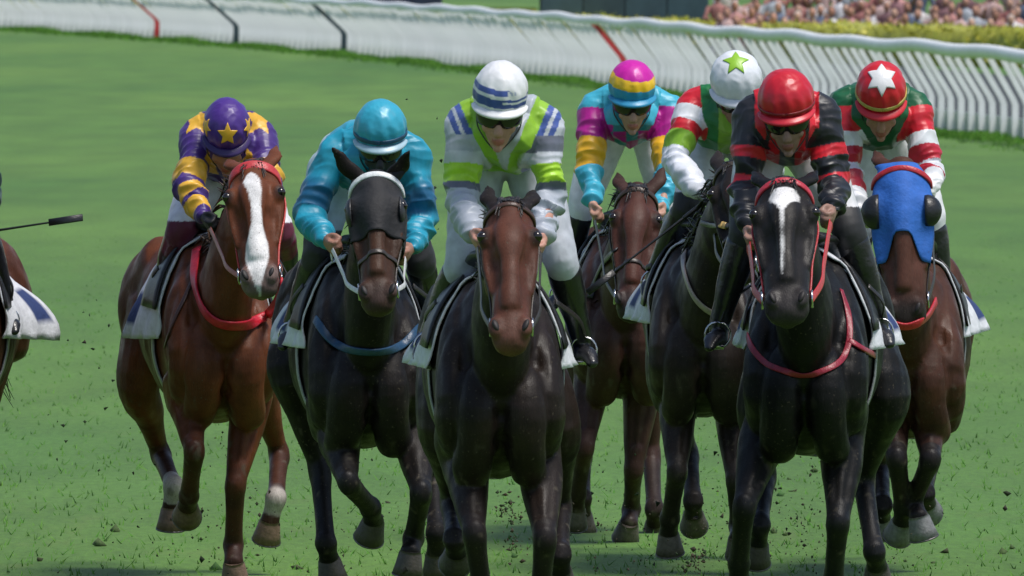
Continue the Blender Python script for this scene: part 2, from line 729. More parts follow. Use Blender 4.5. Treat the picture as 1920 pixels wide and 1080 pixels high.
for s_ in np.arange(s0 - 3, s1 + 4, 1.32):
    p, t = rail_at(s_)
    V += [p + (0.07, 0, 0.0), p + (0.07, 0, 0.27), p + (0.10, 0, 0.27), p + (0.10, 0, 0.0)]
    if i:
        for j in range(4):
            F.append((i * 4 - 4 + j, i * 4 - 4 + (j + 1) % 4, i * 4 + (j + 1) % 4, i * 4 + j))
    i += 1
b.add(V, F, (0.42, 0.46, 0.46))
obj('kick_board', b, 'paint', rl, smooth=False)


def tufts(name, pos, h, wd, cols, lean=0.5, blades=3):
    """grass blades: one triangle each"""
    n = len(pos) * blades
    p = np.repeat(pos, blades, axis=0) + np.c_[RNG.normal(0, wd * 2, (n, 2)), np.zeros(n)]
    hh = np.repeat(h, blades) * RNG.uniform(.5, 1.2, n)
    a = RNG.uniform(0, PI, n)
    dx = np.c_[np.cos(a), np.sin(a) * .3, np.zeros(n)] * wd
    tip = p + np.c_[RNG.normal(0, 1, (n, 2)) * (hh * lean)[:, None], hh]
    V = np.stack([p - dx, p + dx, tip], 1).reshape(-1, 3)
    F = np.arange(n * 3).reshape(-1, 3)
    me = bpy.data.meshes.new(name)
    me.from_pydata(V.tolist(), [], F.tolist())
    ci = RNG.integers(0, len(cols), n)
    C = np.repeat(np.array(cols)[ci] * RNG.uniform(.75, 1.25, n)[:, None], 3, axis=0)
    o = obj(name, me, 'blade', None, smooth=False, cols=C * 1.9)
    me.polygons.foreach_set('use_smooth', [True] * len(me.polygons))
    nv = np.tile((0.0, 0.0, 1.0), (len(V), 1)) + RNG.normal(0, .15, (len(V), 3))
    me.normals_split_custom_set_from_vertices((nv / np.linalg.norm(nv, axis=1)[:, None]).tolist())
    o['kind'] = 'stuff'
    return o


GC = [(0.062, 0.160, 0.032), (0.080, 0.180, 0.036), (0.094, 0.196, 0.040), (0.070, 0.168, 0.034)]
# mown sward of the near track
n = 9000
yy = 53 + 75 * RNG.random(n) ** 2.2
xx = RNG.uniform(-1, 1, n) * (yy * 0.0415)
tufts('grass', np.c_[xx, yy, np.zeros(n)], 0.034 * np.clip((130 - yy) / 50, .2, 1), 0.004, GC, 0.6, 2)
# rougher growth along the foot of the rail
n = 16000
s_ = RNG.uniform(s0, s1, n)
pp = np.array([rail_at(q)[0] for q in s_]) + np.c_[-np.abs(RNG.normal(0, .5, n)) - .02, RNG.normal(0, .3, n), np.zeros(n)]
hgt = 0.02 + 0.10 * np.clip(np.interp(s_, [s0, s0 + 90, s1], [0.0, 0.25, 1.0]) + 0.5 * np.sin(s_ * .35) + .2 * np.sin(s_ * .9), 0, 1.3)
tufts('rough_grass', pp, hgt, 0.02, [(0.058, 0.145, 0.026), (0.075, 0.165, 0.03)], 0.35, 3)

# clipped hedge beyond the dark strip
hp = [(40, 262), (22.5, 272), (15, 277), (9, 286), (4.0, 303), (-0.5, 330), (-6, 362), (-14, 400)]
HP = catmull(hp, 10)


def hedge(name, P0, h, d, label, cols):
    b = B()
    prof = [(-.5, 0), (-.52, .5), (-.46, .93), (-.3, 1.0), (.3, 1.0), (.46, .93), (.52, .5), (.5, 0)]
    V, F = [], []
    for i, (x, y) in enumerate(P0):
        t = nrm(np.array(P0[min(i + 1, len(P0) - 1)]) - np.array(P0[max(i - 1, 0)]))
        nn = np.array([t[1], -t[0]])
        for (a, z) in prof:
            q = np.array([x, y]) + nn * a * d
            V.append((q[0], q[1], z * h * (1 + .06 * math.sin(i * 1.7) + random.uniform(-.03, .03))))
    k = len(prof)
    for i in range(len(P0) - 1):
        for j in range(k - 1):
            F.append((i * k + j, i * k + j + 1, (i + 1) * k + j + 1, (i + 1) * k + j))
    b.add(V, F, np.array(cols[0]) * .9)
    ro = root(name, (P0[len(P0) // 2][0], P0[len(P0) // 2][1], 0), label, 'hedge')
    obj('hedge_core', b, 'leaf', ro)
    # leaves
    L = []
    Vn = np.array(V).reshape(len(P0), k, 3)
    n = 16000
    ii = RNG.integers(0, len(P0) - 1, n)
    jj = RNG.integers(0, k - 1, n)
    u, v = RNG.random(n)[:, None], RNG.random(n)[:, None]
    q = (Vn[ii, jj] * (1 - u) + Vn[ii + 1, jj] * u) * (1 - v) + (Vn[ii, jj + 1] * (1 - u) + Vn[ii + 1, jj + 1] * u) * v
    q = q + RNG.normal(0, .03, (n, 3))
    a, c = RNG.normal(0, .032, (n, 3)), RNG.normal(0, .032, (n, 3))
    VV = np.stack([q - a, q + c, q + a, q - c], 1).reshape(-1, 3)
    FF = np.arange(n * 4).reshape(-1, 4)
    me = bpy.data.meshes.new('leaves')
    me.from_pydata(VV.tolist(), [], FF.tolist())
    C = np.repeat(np.array(cols)[RNG.integers(0, len(cols), n)] * RNG.uniform(.7, 1.3, n)[:, None], 4, axis=0)
    o = obj('foliage', me, 'leaf', ro, smooth=False, cols=C)
    o['kind'] = 'stuff'


hedge('hedge', HP, 0.80, 1.6, 'low clipped yellow green hedge running between the rail and the spectators',
      [(0.38, 0.38, 0.04), (0.44, 0.42, 0.05), (0.30, 0.34, 0.04), (0.46, 0.42, 0.07)])


# dark boards at the back, left of the spectators
def board(px0, px1, y, zb, zt, col, label, name='advertising_board', seams=3, gap_px=0):
    x0, x1 = (px0 - 960) / FPX * y, (px1 - 960) / FPX * y
    ro = root(name, ((x0 + x1) / 2, y, 0), label, 'hoarding')
    for i in range(seams):
        a, c = x0 + (x1 - x0) * i / seams, x0 + (x1 - x0) * (i + 1) / seams
        b = B()
        b.box((a + .015, y, zb), (c - .015, y + .06, zt), np.array(col) * random.uniform(.8, 1.2))
        obj('panel', b, 'board', ro, smooth=False)
        b = B()
        b.box((a - .03, y + .065, 0), (a + .03, y + .12, zt), (.05, .05, .05))
        obj('upright', b, 'board', ro, smooth=False)


board(1014, 1330, 318, 0.45, 2.3, (0.030, 0.060, 0.072), 'dark blue green hoarding beside the crowd behind the hedge', seams=4)
board(655, 830, 372, 0.4, 2.3, (0.018, 0.03, 0.06), 'dark navy hoarding behind the bend of the rail', seams=3)
board(835, 1008, 335, 0.3, 0.93, (0.16, 0.20, 0.03), 'short green panels standing for the hedge between the two dark hoardings', name='hedge_panels', seams=2)  # flat green panels standing for the distant hedge

# spectators behind the hedge: a blurred mass that nobody could count
b = B()
pal = [(.36, .16, .14), (.30, .12, .11), (.45, .24, .20), (.42, .20, .18), (.16, .08, .09), (.6, .56, .55), (.5, .34, .32),
       (.10, .13, .20), (.35, .38, .42), (.22, .11, .12), (.62, .60, .62), (.5, .25, .24), (.07, .06, .08)]
skin_t = [(.45, .24, .17), (.36, .18, .12), (.5, .3, .22)]
for row, (yd, off, h0, h1) in enumerate(((295, 0, .92, 1.06), (296.2, .2, 1.04, 1.2), (297.4, .4, 1.15, 1.3), (298.8, .1, 1.3, 1.55), (300.4, .3, 1.5, 1.8))):
    x = 4.4 + off
    while x < 13.5:
        c = random.choice(pal)
        h = random.uniform(h0, h1)
        p = np.array([x, yd + random.uniform(-.3, .3), 0])
        lean = random.uniform(-.08, .08)
        sk = random.choice(skin_t)
        hz = h - .86                                   # seat; the rows in front sit, those at the back stand
        for sx in (-.09, .09):
            if hz < .62:
                b.loft([p + (sx, .05, hz + .06), p + (sx * 1.2, -.32, hz + .08), p + (sx * 1.2, -.36, .04)], [.085, .07, .05], n=6, sub=2, col=(.05, .05, .08))
            else:
                b.loft([p + (sx, 0, .02), p + (sx, 0, hz * .5), p + (sx * .9, 0, hz)], [.05, .06, .085], n=6, sub=1, col=(.05, .05, .08))
        b.loft([p + (0, 0, hz), p + (0, 0, hz + .2), p + (lean, 0, h - .36), p + (lean, 0, h - .27)], [(.17, .12), (.15, .11), (.19, .12), (.07, .06)], n=8, sub=2, col=c)
        for sx in (-1, 1):
            sh = p + (lean + sx * .19, 0, h - .36)
            el = sh + (sx * random.uniform(.02, .12), -random.uniform(0, .12), -.25)
            ha = el + (-sx * random.uniform(0, .15), -random.uniform(.08, .22), random.uniform(-.1, .25))
            b.loft([sh, el], [.055, .045], n=6, sub=2, col=c)
            b.loft([el, ha], [.04, .035], n=6, sub=2, col=sk)
        b.blob(p + (lean, -.02, h - .12), (.078, .09, .115), n=8, m=6, col=sk)
        b.blob(p + (lean, .02, h - .08), (.082, .088, .095), n=8, m=6, col=random.choice([(.02, .015, .012), (.05, .03, .02), (.5, .48, .45), (.12, .07, .04)]))
        x += random.uniform(.36, .56)
tag(obj('spectator_crowd', b, 'people', None), kind='stuff')


# ------------------------------------------------------------------ race horses
class Horse:
    pass


def build_horse(h):
    H = Horse()
    d = FPX / h['k']
    H.d = d
    yaw = math.radians(h.get('yaw', 0))
    base = P(h['cx'], 0, d)
    base[2] = 0
    H.base = base
    dz = (CAMZ - (h['st'] - HOR) / h['k']) - 0.76
    cy_, sy_ = math.cos(yaw), math.sin(yaw)
    R = np.array([[cy_, -sy_, 0], [sy_, cy_, 0], [0, 0, 1]])      # body axes in the world
    L = lambda x, y, z: base + R @ np.array([x, y, z + dz])
    H.L, H.R = L, R
    side = R @ np.array([1, 0, 0])
    ws = h.get('wide', 1.0) * .88
    b = B()
    # trunk
    tr = [(-.06, 1.12, .13, .12), (.03, 1.11, .27, .19), (.18, 1.13, .365, .235), (.40, 1.16, .395, .262), (.65, 1.15, .38, .285),
          (.9, 1.16, .35, .295), (1.15, 1.20, .32, .285), (1.35, 1.25, .29, .265), (1.55, 1.27, .27, .25), (1.72, 1.24, .22, .20), (1.82, 1.21, .12, .12)]
    b.loft([L(0, y, z) for y, z, _, _ in tr], [(hw * ws, hh) for _, _, hh, hw in tr], side=side, n=28, sub=3)
    # withers and croup
    b.loft([L(0, .12, 1.40), L(0, .4, 1.49), L(0, .62, 1.47), L(0, .9, 1.42)], [(.10, .08), (.075, .085), (.075, .08), (.09, .06)], side=side)
    for s in (-1, 1):
        # shoulder blade and point of the shoulder
        b.loft([L(s * .10, .42, 1.44), L(s * .165 * ws, .22, 1.26), L(s * .178 * ws, .04, 1.06), L(s * .17 * ws, .10, .92)],
               [(.05, .10), (.075, .15), (.088, .135), (.08, .10)], side=side, n=16)
        # breast muscle
        b.loft([L(s * .085, -.03, 1.17), L(s * .085, -.085, 1.04), L(s * .092, -.055, .90), L(s * .11, .03, .80)], [(.07, .07), (.085, .085), (.08, .08), (.07, .07)], side=side, n=14)
        # upper arm
        b.loft([L(s * .17 * ws, .03, 1.07), L(s * .175 * ws, .20, .93), L(s * .17 * ws, .24, .84)], [(.085, .11), (.085, .12), (.07, .09)], side=side)
        # quarters
        b.loft([L(s * .11, 1.42, 1.42), L(s * .155, 1.62, 1.25), L(s * .15, 1.66, 1.05)], [(.10, .15), (.125, .20), (.105, .15)], side=side, n=16)
    # neck and head
    Yp = d + h.get('pdy', -.55)
    Pp = P(*h['poll'], Yp)
    Pm = chain(Pp, [h['muz']], [h.get('hl', .62)], [-1])[1]
    A = nrm(Pm - Pp)
    hl = np.linalg.norm(Pm - Pp)
    Fw = np.array([0, -1.0, 0.12])
    Fw = nrm(Fw - A * (Fw @ A))
    if h.get('hyaw'):
        q = math.radians(h['hyaw'])
        Fw = Fw * math.cos(q) + np.cross(A, Fw) * math.sin(q)
    S = np.cross(A, Fw)
    if S[0] < 0: S = -S
    H.Pp, H.A, H.F, H.S, H.hl = Pp, A, Fw, S, hl
    HP_ = lambda t, s, f: Pp + A * t * hl + S * s + Fw * f
    H.HP = HP_
    hs = h.get('hs', 1.0)
    sec = [(-.07, .045, .045, -.035), (.0, .075, .08, -.035), (.12, .094, .11, -.035), (.26, .105, .132, -.045), (.40, .098, .138, -.055), (.54, .083, .112, -.04),
           (.68, .073, .085, -.022), (.80, .068, .075, -.014), (.90, .070, .068, -.012), (.97, .068, .060, -.014), (1.0, .060, .050, -.016)]
    b.loft([HP_(t, 0, o) for t, _, _, o in sec], [(a * hs, c) for _, a, c, _ in sec], side=S, n=22, sub=3)
    # flatter forehead / bony ridge, eye orbits, cheeks, nostrils, lips, chin
    b.loft([HP_(.08, 0, .038), HP_(.3, 0, .072), HP_(.55, 0, .062), HP_(.8, 0, .054)], [(.05, .035), (.060, .035), (.040, .03), (.036, .025)], side=S)
    for s in (-1, 1):
        b.blob(HP_(.255, s * .085 * hs, .028), (.036, .036, .05), ax=[S, Fw, A])
        b.blob(HP_(.40, s * .068 * hs, -.08), (.03, .085, .09), ax=[S, Fw, A])
        b.loft([HP_(.32, s * .088 * hs, .008), HP_(.5, s * .082 * hs, .008), HP_(.64, s * .070 * hs, .004)], [.024, .020, .014], side=S)
        b.blob(HP_(.925, s * .052, .034), (.028, .032, .042), ax=[S, Fw, A])
    b.blob(HP_(.99, 0, .012), (.046, .032, .03), ax=[S, Fw, A])
    b.blob(HP_(.965, 0, -.055), (.04, .035, .04), ax=[S, Fw, A])
    nb = [L(0, .22, 1.20), L(0, -.02, 1.29)]
    end = HP_(.10, 0, -.075)
    mid = nb[1] * .5 + end * .5 + np.array([0, .02, .05])
    b.loft([nb[0], nb[1], mid, end, HP_(.02, 0, -.02)], [(.15, .27), (.125, .235), (.095, .165), (.078, .12), (.06, .08)], side=side * .5 + S * .5, n=22)
    # crest
    b.loft([L(0, .30, 1.50), nb[1] + (0, .04, .22), mid + (0, .03, .155), HP_(-.04, 0, -.04)], [(.05, .06), (.045, .05), (.04, .045), (.04, .04)], side=side)
    # windpipe
    b.loft([L(0, -.06, 1.10), nb[1] + (0, -.06, -.16), mid + (0, -.07, -.10), HP_(.22, 0, -.12)], [(.07, .06), (.06, .05), (.05, .045), (.045, .04)], side=side)
    # ears
    H.ears = []
    for s, tip in zip((-1, 1), h['ears']):
        if tip is None:
            continue
        b0 = HP_(-.035, s * .058, -.02)
        tp = chain(b0, [tip], [h.get('earl', .18)], [h.get('earsign', 1)])[1]
        e1 = b0 * .55 + tp * .45 + S * s * .012
        b.loft([b0 - nrm(tp - b0) * .02, b0 * .8 + tp * .2, e1, b0 * .25 + tp * .75, tp], [(.026, .026), (.034, .022), (.036, .018), (.026, .013), (.009, .008)], side=S, n=12)
        H.ears.append((b0, tp))
    # legs
    legs, H.hoofs = [], []
    for s, pix, sg in zip((-1, 1), h['fore'], h.get('fsg', ((-1, 1, 1, 1), (-1, 1, -1, 1)))):
        E = P(*pix[0], d + .20 + (R @ np.array([0, .0, 0]))[1])
        c = chain(E, pix[1:], [.41, .30, .11, .10], sg)
        b.loft([L(s * .165 * ws, .2, .93), c[0], c[0] * .7 + c[1] * .3, c[0] * .35 + c[1] * .65, c[0] * .1 + c[1] * .9, c[1]],
               [(.09, .12), (.088, .108), (.080, .092), (.062, .068), (.048, .051), (.047, .049)], side=side, n=16)
        b.loft([c[0] * .06 + c[1] * .94, c[1] * .93 + c[2] * .07, c[1] * .8 + c[2] * .2, c[1] * .4 + c[2] * .6, c[1] * .12 + c[2] * .88, c[2], c[2] * .5 + c[3] * .5, c[3]],
               [(.048, .050), (.048, .050), (.043, .046), (.039, .043), (.041, .045), (.048, .049), (.040, .041), (.045, .046)], side=side, n=14)
        b.blob(c[1] - (0, .012, 0), (.040, .034, .055))
        legs.append(c)
        H.hoofs.append((c[3], c[4]))
    for s, pix, sg in zip((-1, 1), h['hind'], h.get('hsg', ((-1, 1, -1, 1, 1), (-1, 1, -1, 1, 1)))):
        hip = L(s * .135, 1.50, 1.24)
        c = chain(hip, pix, [.36, .43, .38, .11, .10], sg)
        b.loft([hip, hip * .5 + c[1] * .5, c[1], c[1] * .6 + c[2] * .4, c[1] * .15 + c[2] * .85, c[2]],
               [(.125, .20), (.12, .19), (.10, .13), (.068, .085), (.044, .055), (.046, .058)], side=side, n=16)
        b.loft([c[1] * .08 + c[2] * .92, c[2] * .9 + c[3] * .1, c[2] * .75 + c[3] * .25, c[2] * .3 + c[3] * .7, c[2] * .1 + c[3] * .9, c[3], c[3] * .5 + c[4] * .5, c[4]],
               [(.046, .056), (.048, .058), (.042, .048), (.038, .044), (.042, .046), (.049, .050), (.040, .041), (.045, .046)], side=side, n=14)
        legs.append(c[1:])
        H.hoofs.append((c[4], c[5]))
    me = b.remesh(0.0092, 4)
    V, N = mverts(me), mnormals(me)
    up_ = sstep(.55, .8, V[:, 2]) * (1 - sstep(1.45, 1.6, V[:, 2]))
    Vs = V * np.array([1, 1, .55])
    V = V + N * (up_ * ((.5 - np.abs(wob(Vs, 9, 3))) * .014 + (.5 - np.abs(wob(Vs, 19, 13))) * .0035) + wob(V, 42, 5) * 0.0009)[:, None]
    # hollows above the eyes, beside the nasal bone, the nostrils, the mouth and the jugular grooves
    dents = []
    for s in (-1, 1):
        dents += [(HP_(.13, s * .058 * hs, .05), .030, .012), (HP_(.47, s * .062 * hs, .045), .045, .012), (HP_(.60, s * .058 * hs, .04), .038, .009),
                  (HP_(.935, s * .055, .055), .020, .014), (HP_(.90, s * .068, -.025), .022, .010), (HP_(.97, s * .045, -.028), .018, .010),
                  (HP_(.33, s * .10 * hs, -.02), .03, .007), (L(s * .15 * ws, -.02, 1.20), .06, .018), (L(s * .13 * ws, -.06, 1.30), .06, .012),
                  (L(s * .155, -.02, .93), .035, .014), (L(s * .20 * ws, .02, .98), .04, .010)]
    dents += [(HP_(.985, 0, -.02), .025, .008), (L(0, -.10, 1.02), .03, .02), (L(0, -.09, .92), .03, .02), (L(0, -.04, .83), .03, .016)]
    N = mnormals(me)
    dp = np.zeros(len(V))
    for c_, r_, q_ in dents:
        dp -= q_ * np.exp(-((V - c_) ** 2).sum(1) / (r_ * r_))
    def groove(pl, r_, q_):
        best_ = np.full(len(V), 9.0)
        for a_, b_ in zip(pl[:-1], pl[1:]):
            best_ = np.minimum(best_, segdist(V, a_, b_)[0])
        return -q_ * np.exp(-(best_ / r_) ** 2)
    for s in (-1, 1):
        dp += groove([L(s * .10, .30, 1.50), L(s * .18 * ws, .12, 1.32), L(s * .17 * ws, -.03, 1.16)], .028, .018)
        dp += groove([L(s * .22 * ws, -.03, 1.06), L(s * .255 * ws, .08, 1.0), L(s * .26 * ws, .28, .99)], .024, .013)
        dp += groove([L(s * .165 * ws, -.07, 1.10), L(s * .165 * ws, -.05, .95), L(s * .15 * ws, .0, .84)], .022, .016)
        dp += groove([L(s * .245 * ws, .10, 1.36), L(s * .275 * ws, .10, 1.18), L(s * .26 * ws, .04, 1.06)], .03, .012)
    for c in legs[:2]:
        f0, f1 = c[0] * .85 + c[1] * .15, c[0] * .3 + c[1] * .7
        for ox, rr0 in ((-.03, 1), (.035, 1)):
            dp += groove([f0 + (ox, -.085, 0), f1 + (ox * .6, -.06, 0)], .018, .011)
    V = V + N * dp[:, None]
    setv(me, V)
    H.bvh = bvh_of(me)
    # ---- colours of the coat
    C = np.tile(np.array(h['coat']), (len(V), 1))
    C = C * np.clip(1 + .30 * wob(V, 5, 1) + .14 * wob(V, 25, 2), .4, 1.9)[:, None]
    rel = V - Pp
    t, sx, fz = (rel @ A) / hl, rel @ S, rel @ Fw
    onhead = (t > -.12) & (t < 1.15) & (np.abs(sx) < .14) & (fz > -.17) & (fz < .16)
    if h.get('face'):
        fm = sstep(-.02, .12, t) * onhead * sstep(-.17, -.08, fz)
        C = C * (1 - fm[:, None]) + np.array(h['face']) * fm[:, None] * (1 + .2 * wob(V, 20, 4))[:, None]
    for s in (-1, 1):
        de = np.linalg.norm(V - HP_(.262, s * (.085 * hs + .016), .042), axis=1)
        fm = (1 - sstep(.022, .045, de)) * .8
        C = C * (1 - fm[:, None]) + np.array((.012, .010, .010)) * fm[:, None]
    mz = h.get('muzzle', (.03, .024, .024))
    fm = sstep(.80, .95, t) * onhead * .85
    C = C * (1 - fm[:, None]) + np.array(mz) * fm[:, None]
    pts_c = np.array(h.get('points', (.014, .012, .012)))
    for c in legs:
        for i in range(len(c) - 1):
            dd, tt = segdist(V, c[i], c[i + 1])
            lv = (i + tt)
            near = dd < (.11 if i == 0 else .075)
            fm = np.where(near, sstep(h.get('pt0', .6), h.get('pt0', .6) + .5, lv), 0) * h.get('ptk', .9)
            C = C * (1 - fm[:, None]) + pts_c * fm[:, None]
    for (li, l0, l1) in h.get('socks', ()):
        c = legs[li]
        for i in range(len(c) - 1):
            dd, tt = segdist(V, c[i], c[i + 1])
            lv = i + tt + .08 * wob(V, 30, 6)
            fm = np.where(dd < .08, sstep(l0 - .05, l0 + .05, lv) * (1 - sstep(l1 - .1, l1 + .1, lv)), 0)
            C = C * (1 - fm[:, None]) + np.array((.40, .36, .33)) * fm[:, None]
    if h.get('blaze'):
        bl = np.array(h['blaze'])                    # rows of t, centre, half width
        cc = np.interp(t, bl[:, 0], bl[:, 1]) + .002 * wob(V, 45, 8)
        hw = np.interp(t, bl[:, 0], bl[:, 2]) + .0015 * wob(V, 60, 9) - .004
        fm = (1 - sstep(-.004, .004, np.abs(sx - cc) - hw)) * onhead * (fz > -.01) * (hw > .0)
        C = C * (1 - fm[:, None]) + np.array((.72, .70, .69)) * fm[:, None]
    # mud thrown up on legs and chest
    mud = np.clip(wob(V, 55, 11) * .8 + wob(V, 120, 12) * .7 - .72, 0, .6) * sstep(1.2, .5, V[:, 2])
    C = C * (1 - mud[:, None]) + np.array((.10, .085, .06)) * mud[:, None]
    r = root('race_horse', tuple(base), h['label'], 'horse', 'galloping race horses')
    H.root = r
    obj('body', me, 'coat', r, cols=C)
    # eyes, nostrils, hooves
    for s in (-1, 1):
        e = B()
        e.blob(HP_(.262, s * (.085 * hs + .016), .042), (.022, .023, .021), ax=[S, Fw, A], n=14, m=10)
        obj('eye', e, 'eye', r)
        e = B()
        e.blob(HP_(.935, s * .054, .052), (.016, .013, .026), ax=[nrm(S + .5 * s * Fw), nrm(Fw - .2 * A), nrm(A - .25 * s * S)], n=12, m=8)
        obj('nostril', e, 'nostril', r)
    for hi, (c0, c1) in enumerate(H.hoofs):
        D = nrm(c1 - c0)
        sd_ = nrm(side - D * (side @ D))
        U = np.cross(D, sd_)
        e = B()
        n = 20
        V_, F_ = [], []
        for (o, a, sh) in ((-.012, .041, 0), (0, .047, 0), (.05, .056, .006), (.085, .064, .012), (.088, .055, .012)):
            for j in range(n):
                q = 2 * PI * j / n
                V_.append(c0 + D * o + sd_ * math.cos(q) * a + U * (math.sin(q) * a * 1.08))
        for i in range(4):
            for j in range(n):
                F_.append((i * n + j, i * n + (j + 1) % n, (i + 1) * n + (j + 1) % n, (i + 1) * n + j))
        F_.append(tuple(range(n)))
        F_.append(tuple(range(4 * n, 5 * n))[::-1])
        hc = h.get('hoofc', (.05, .042, .036))
        e.add(V_, F_, hc)
        ho = obj('hoof', e, 'hoof', r)
        e = B()
        ring = [c0 + D * .090 + sd_ * math.cos(q) * .056 + U * math.sin(q) * .060 for q in np.linspace(.4, 2 * PI - .4, 18) - PI / 2]
        e.ribbon(ring, [D] * 18, .02, .004)
        obj('horseshoe', e, 'iron', ho)
    # mane and forelock
    e = B()
    crest = catmull([L(0, .30, 1.555), nb[1] + (0, .04, .265), mid + (0, .03, .185), HP_(-.05, 0, -.05)], 40)
    hcol = np.array(h.get('hair', (.012, .010, .010)))
    rr = random.Random(h['cx'])
    for i in range(150):
        p = crest[rr.randrange(len(crest))] + np.array([rr.uniform(-.02, .02), 0, rr.uniform(-.03, .0)])
        ln = rr.uniform(.10, .2)
        sx_ = h.get('manes', -1) * rr.uniform(.2, 1.0)
        q1 = p + np.array([sx_ * .05, rr.uniform(.0, .08), rr.uniform(.0, .05)])
        q2 = p + np.array([sx_ * .10, ln * rr.uniform(.4, 1.0), rr.uniform(-.06, .05)])
        e.loft([p, q1, q2], [(.009, .004), (.008, .004), (.001, .001)], n=5, sub=3, col=hcol * rr.uniform(.7, 1.8))
    obj('mane', e, 'hair', r)
    e = B()
    for i in range(0 if h.get('hood') else 60):
        p = HP_(-.05 + rr.uniform(-.02, .03), rr.uniform(-.04, .04), rr.uniform(-.02, .02))
        ex = rr.uniform(-1, 1)
        q1 = HP_(-.02, ex * .035, .040)
        q2 = HP_(rr.uniform(.01, .15), ex * .04 + rr.uniform(-.02, .03), .058 + rr.uniform(0, .012))
        e.loft([p, q1, q2], [(.010, .005), (.009, .004), (.0015, .001)], n=5, sub=3, col=hcol * rr.uniform(.7, 1.8))
    for i in range(0 if h.get('hood') else 90):
        ex = rr.uniform(-1, 1)
        p = HP_(-.05, ex * .035, rr.uniform(-.04, .01))
        q1 = HP_(-.09 + rr.uniform(-.015, .015), ex * .04, rr.uniform(-.05, -.01))
        q2 = HP_(-.085 + rr.uniform(-.03, .03), ex * .055 + rr.uniform(-.02, .02), rr.uniform(-.11, -.03))
        e.loft([p, q1, q2], [(.009, .005), (.008, .004), (.0015, .001)], n=5, sub=3, col=hcol * rr.uniform(.7, 2.2))
    if e.n:
        obj('forelock', e, 'hair', r)
    e = B()
    for i in range(70):
        p = L(rr.uniform(-.03, .03), 1.83, 1.36 + rr.uniform(-.03, .03))
        q1 = L(rr.uniform(-.06, .06), 2.0, 1.40 + rr.uniform(-.06, .03))
        q2 = L(rr.uniform(-.12, .12), 2.25 + rr.uniform(-.1, .1), 1.2 + rr.uniform(-.15, .12))
        q3 = L(rr.uniform(-.15, .15), 2.4 + rr.uniform(-.1, .1), .95 + rr.uniform(-.2, .2))
        e.loft([p, q1, q2, q3], [.009, .009, .007, .001], n=4, sub=3, col=hcol * rr.uniform(.7, 1.6))
    obj('tail', e, 'hair', r)

    # ---- surface probes
    def on_head(t_, th, lift=.004):
        c0 = HP_(t_, 0, -.03)
        dr = Fw * math.cos(th) + S * math.sin(th)
        hit = H.bvh.ray_cast(Vector(c0 + dr * .35), Vector(-dr))
        p = np.array(hit[0]) if hit[0] is not None else c0 + dr * .1
        if np.linalg.norm(p - c0) > .22: p = c0 + dr * .1
        return p + dr * lift, dr
    H.on_head = on_head

    def on_trunk(y, th, lift=.012):
        c0 = L(0, y, 1.16)
        dr = R @ np.array([math.sin(th), 0, math.cos(th)])
        hit = H.bvh.ray_cast(Vector(c0 + dr * .7), Vector(-dr))
        p = np.array(hit[0]) if hit[0] is not None else c0 + dr * .3
        return p + dr * lift, dr
    H.on_trunk = on_trunk

    def head_strap(e, path, w_, th_, col, lift=.005, n=None):
        path = catmull(np.array(path, float), 10)
        pn = [on_head(a, math.radians(c), lift) for a, c in path]
        p = np.array([q[0] for q in pn])
        for _ in range(2):
            p[1:-1] = p[1:-1] * .5 + (p[:-2] + p[2:]) * .25
        e.ribbon(p, [q[1] for q in pn], w_, th_, col)

    def body_strap(e, path, w_, th_, col, lift=.008):
        """strap laid over the front of the horse"""
        path = catmull(np.array(path, float), 10)
        o_ = np.array([0, 0, CAMZ])
        pts, nn = [], []
        for (a, c) in path:
            q = P(a, c, d)
            dr = nrm(q - o_)
            hit = H.bvh.ray_cast(Vector(o_), Vector(dr))
            if hit[0] is not None:
                pts.append(np.array(hit[0]))
                nn.append(np.array(hit[1]))
        if len(pts) < 4:
            return
        pts, nn = np.array(pts), np.array(nn)
        for _ in range(6):
            pts[1:-1] = pts[1:-1] * .4 + (pts[:-2] + pts[2:]) * .3
            nn[1:-1] = nn[1:-1] * .4 + (nn[:-2] + nn[2:]) * .3
        nn /= np.linalg.norm(nn, axis=1)[:, None]
        e.ribbon(pts + nn * lift, nn, w_, th_, col)
    H.body_strap = body_strap

    # ---- hood
    if h.get('hood'):
        col, t0, tc, ts, thm = h['hood']
        e = B()
        na, nb_ = 36, 26
        V_ = []
        for i in range(na):
            th = math.radians(-thm + 2 * thm * i / (na - 1))
            t1 = tc + (ts - tc) * sstep(.15, 1.0, np.array(abs(th)))
            for j in range(nb_):
                V_.append(on_head(t0 + (float(t1) - t0) * j / (nb_ - 1), th, .011)[0])
        V_ = np.array(V_).reshape(na, nb_, 3)
        for _ in range(3):
            V_[1:-1, 1:-1] = V_[1:-1, 1:-1] * .4 + (V_[:-2, 1:-1] + V_[2:, 1:-1] + V_[1:-1, :-2] + V_[1:-1, 2:]) * .15
        fv = V_.reshape(-1, 3)
        fv = fv + np.outer(.0035 * (1 - 2 * np.abs(wob(fv * np.array([1, 1, 2.0]), 16, 4))), Fw)
        V_ = fv.reshape(na, nb_, 3)
        F_ = [(i * nb_ + j, (i + 1) * nb_ + j, (i + 1) * nb_ + j + 1, i * nb_ + j + 1) for i in range(na - 1) for j in range(nb_ - 1)]
        e.add(V_.reshape(-1, 3), F_, col)
        ho = obj('hood', e, 'cloth', r)
        sm = ho.modifiers.new('thickness', 'SOLIDIFY')
        sm.thickness = .005
        sm.offset = 1
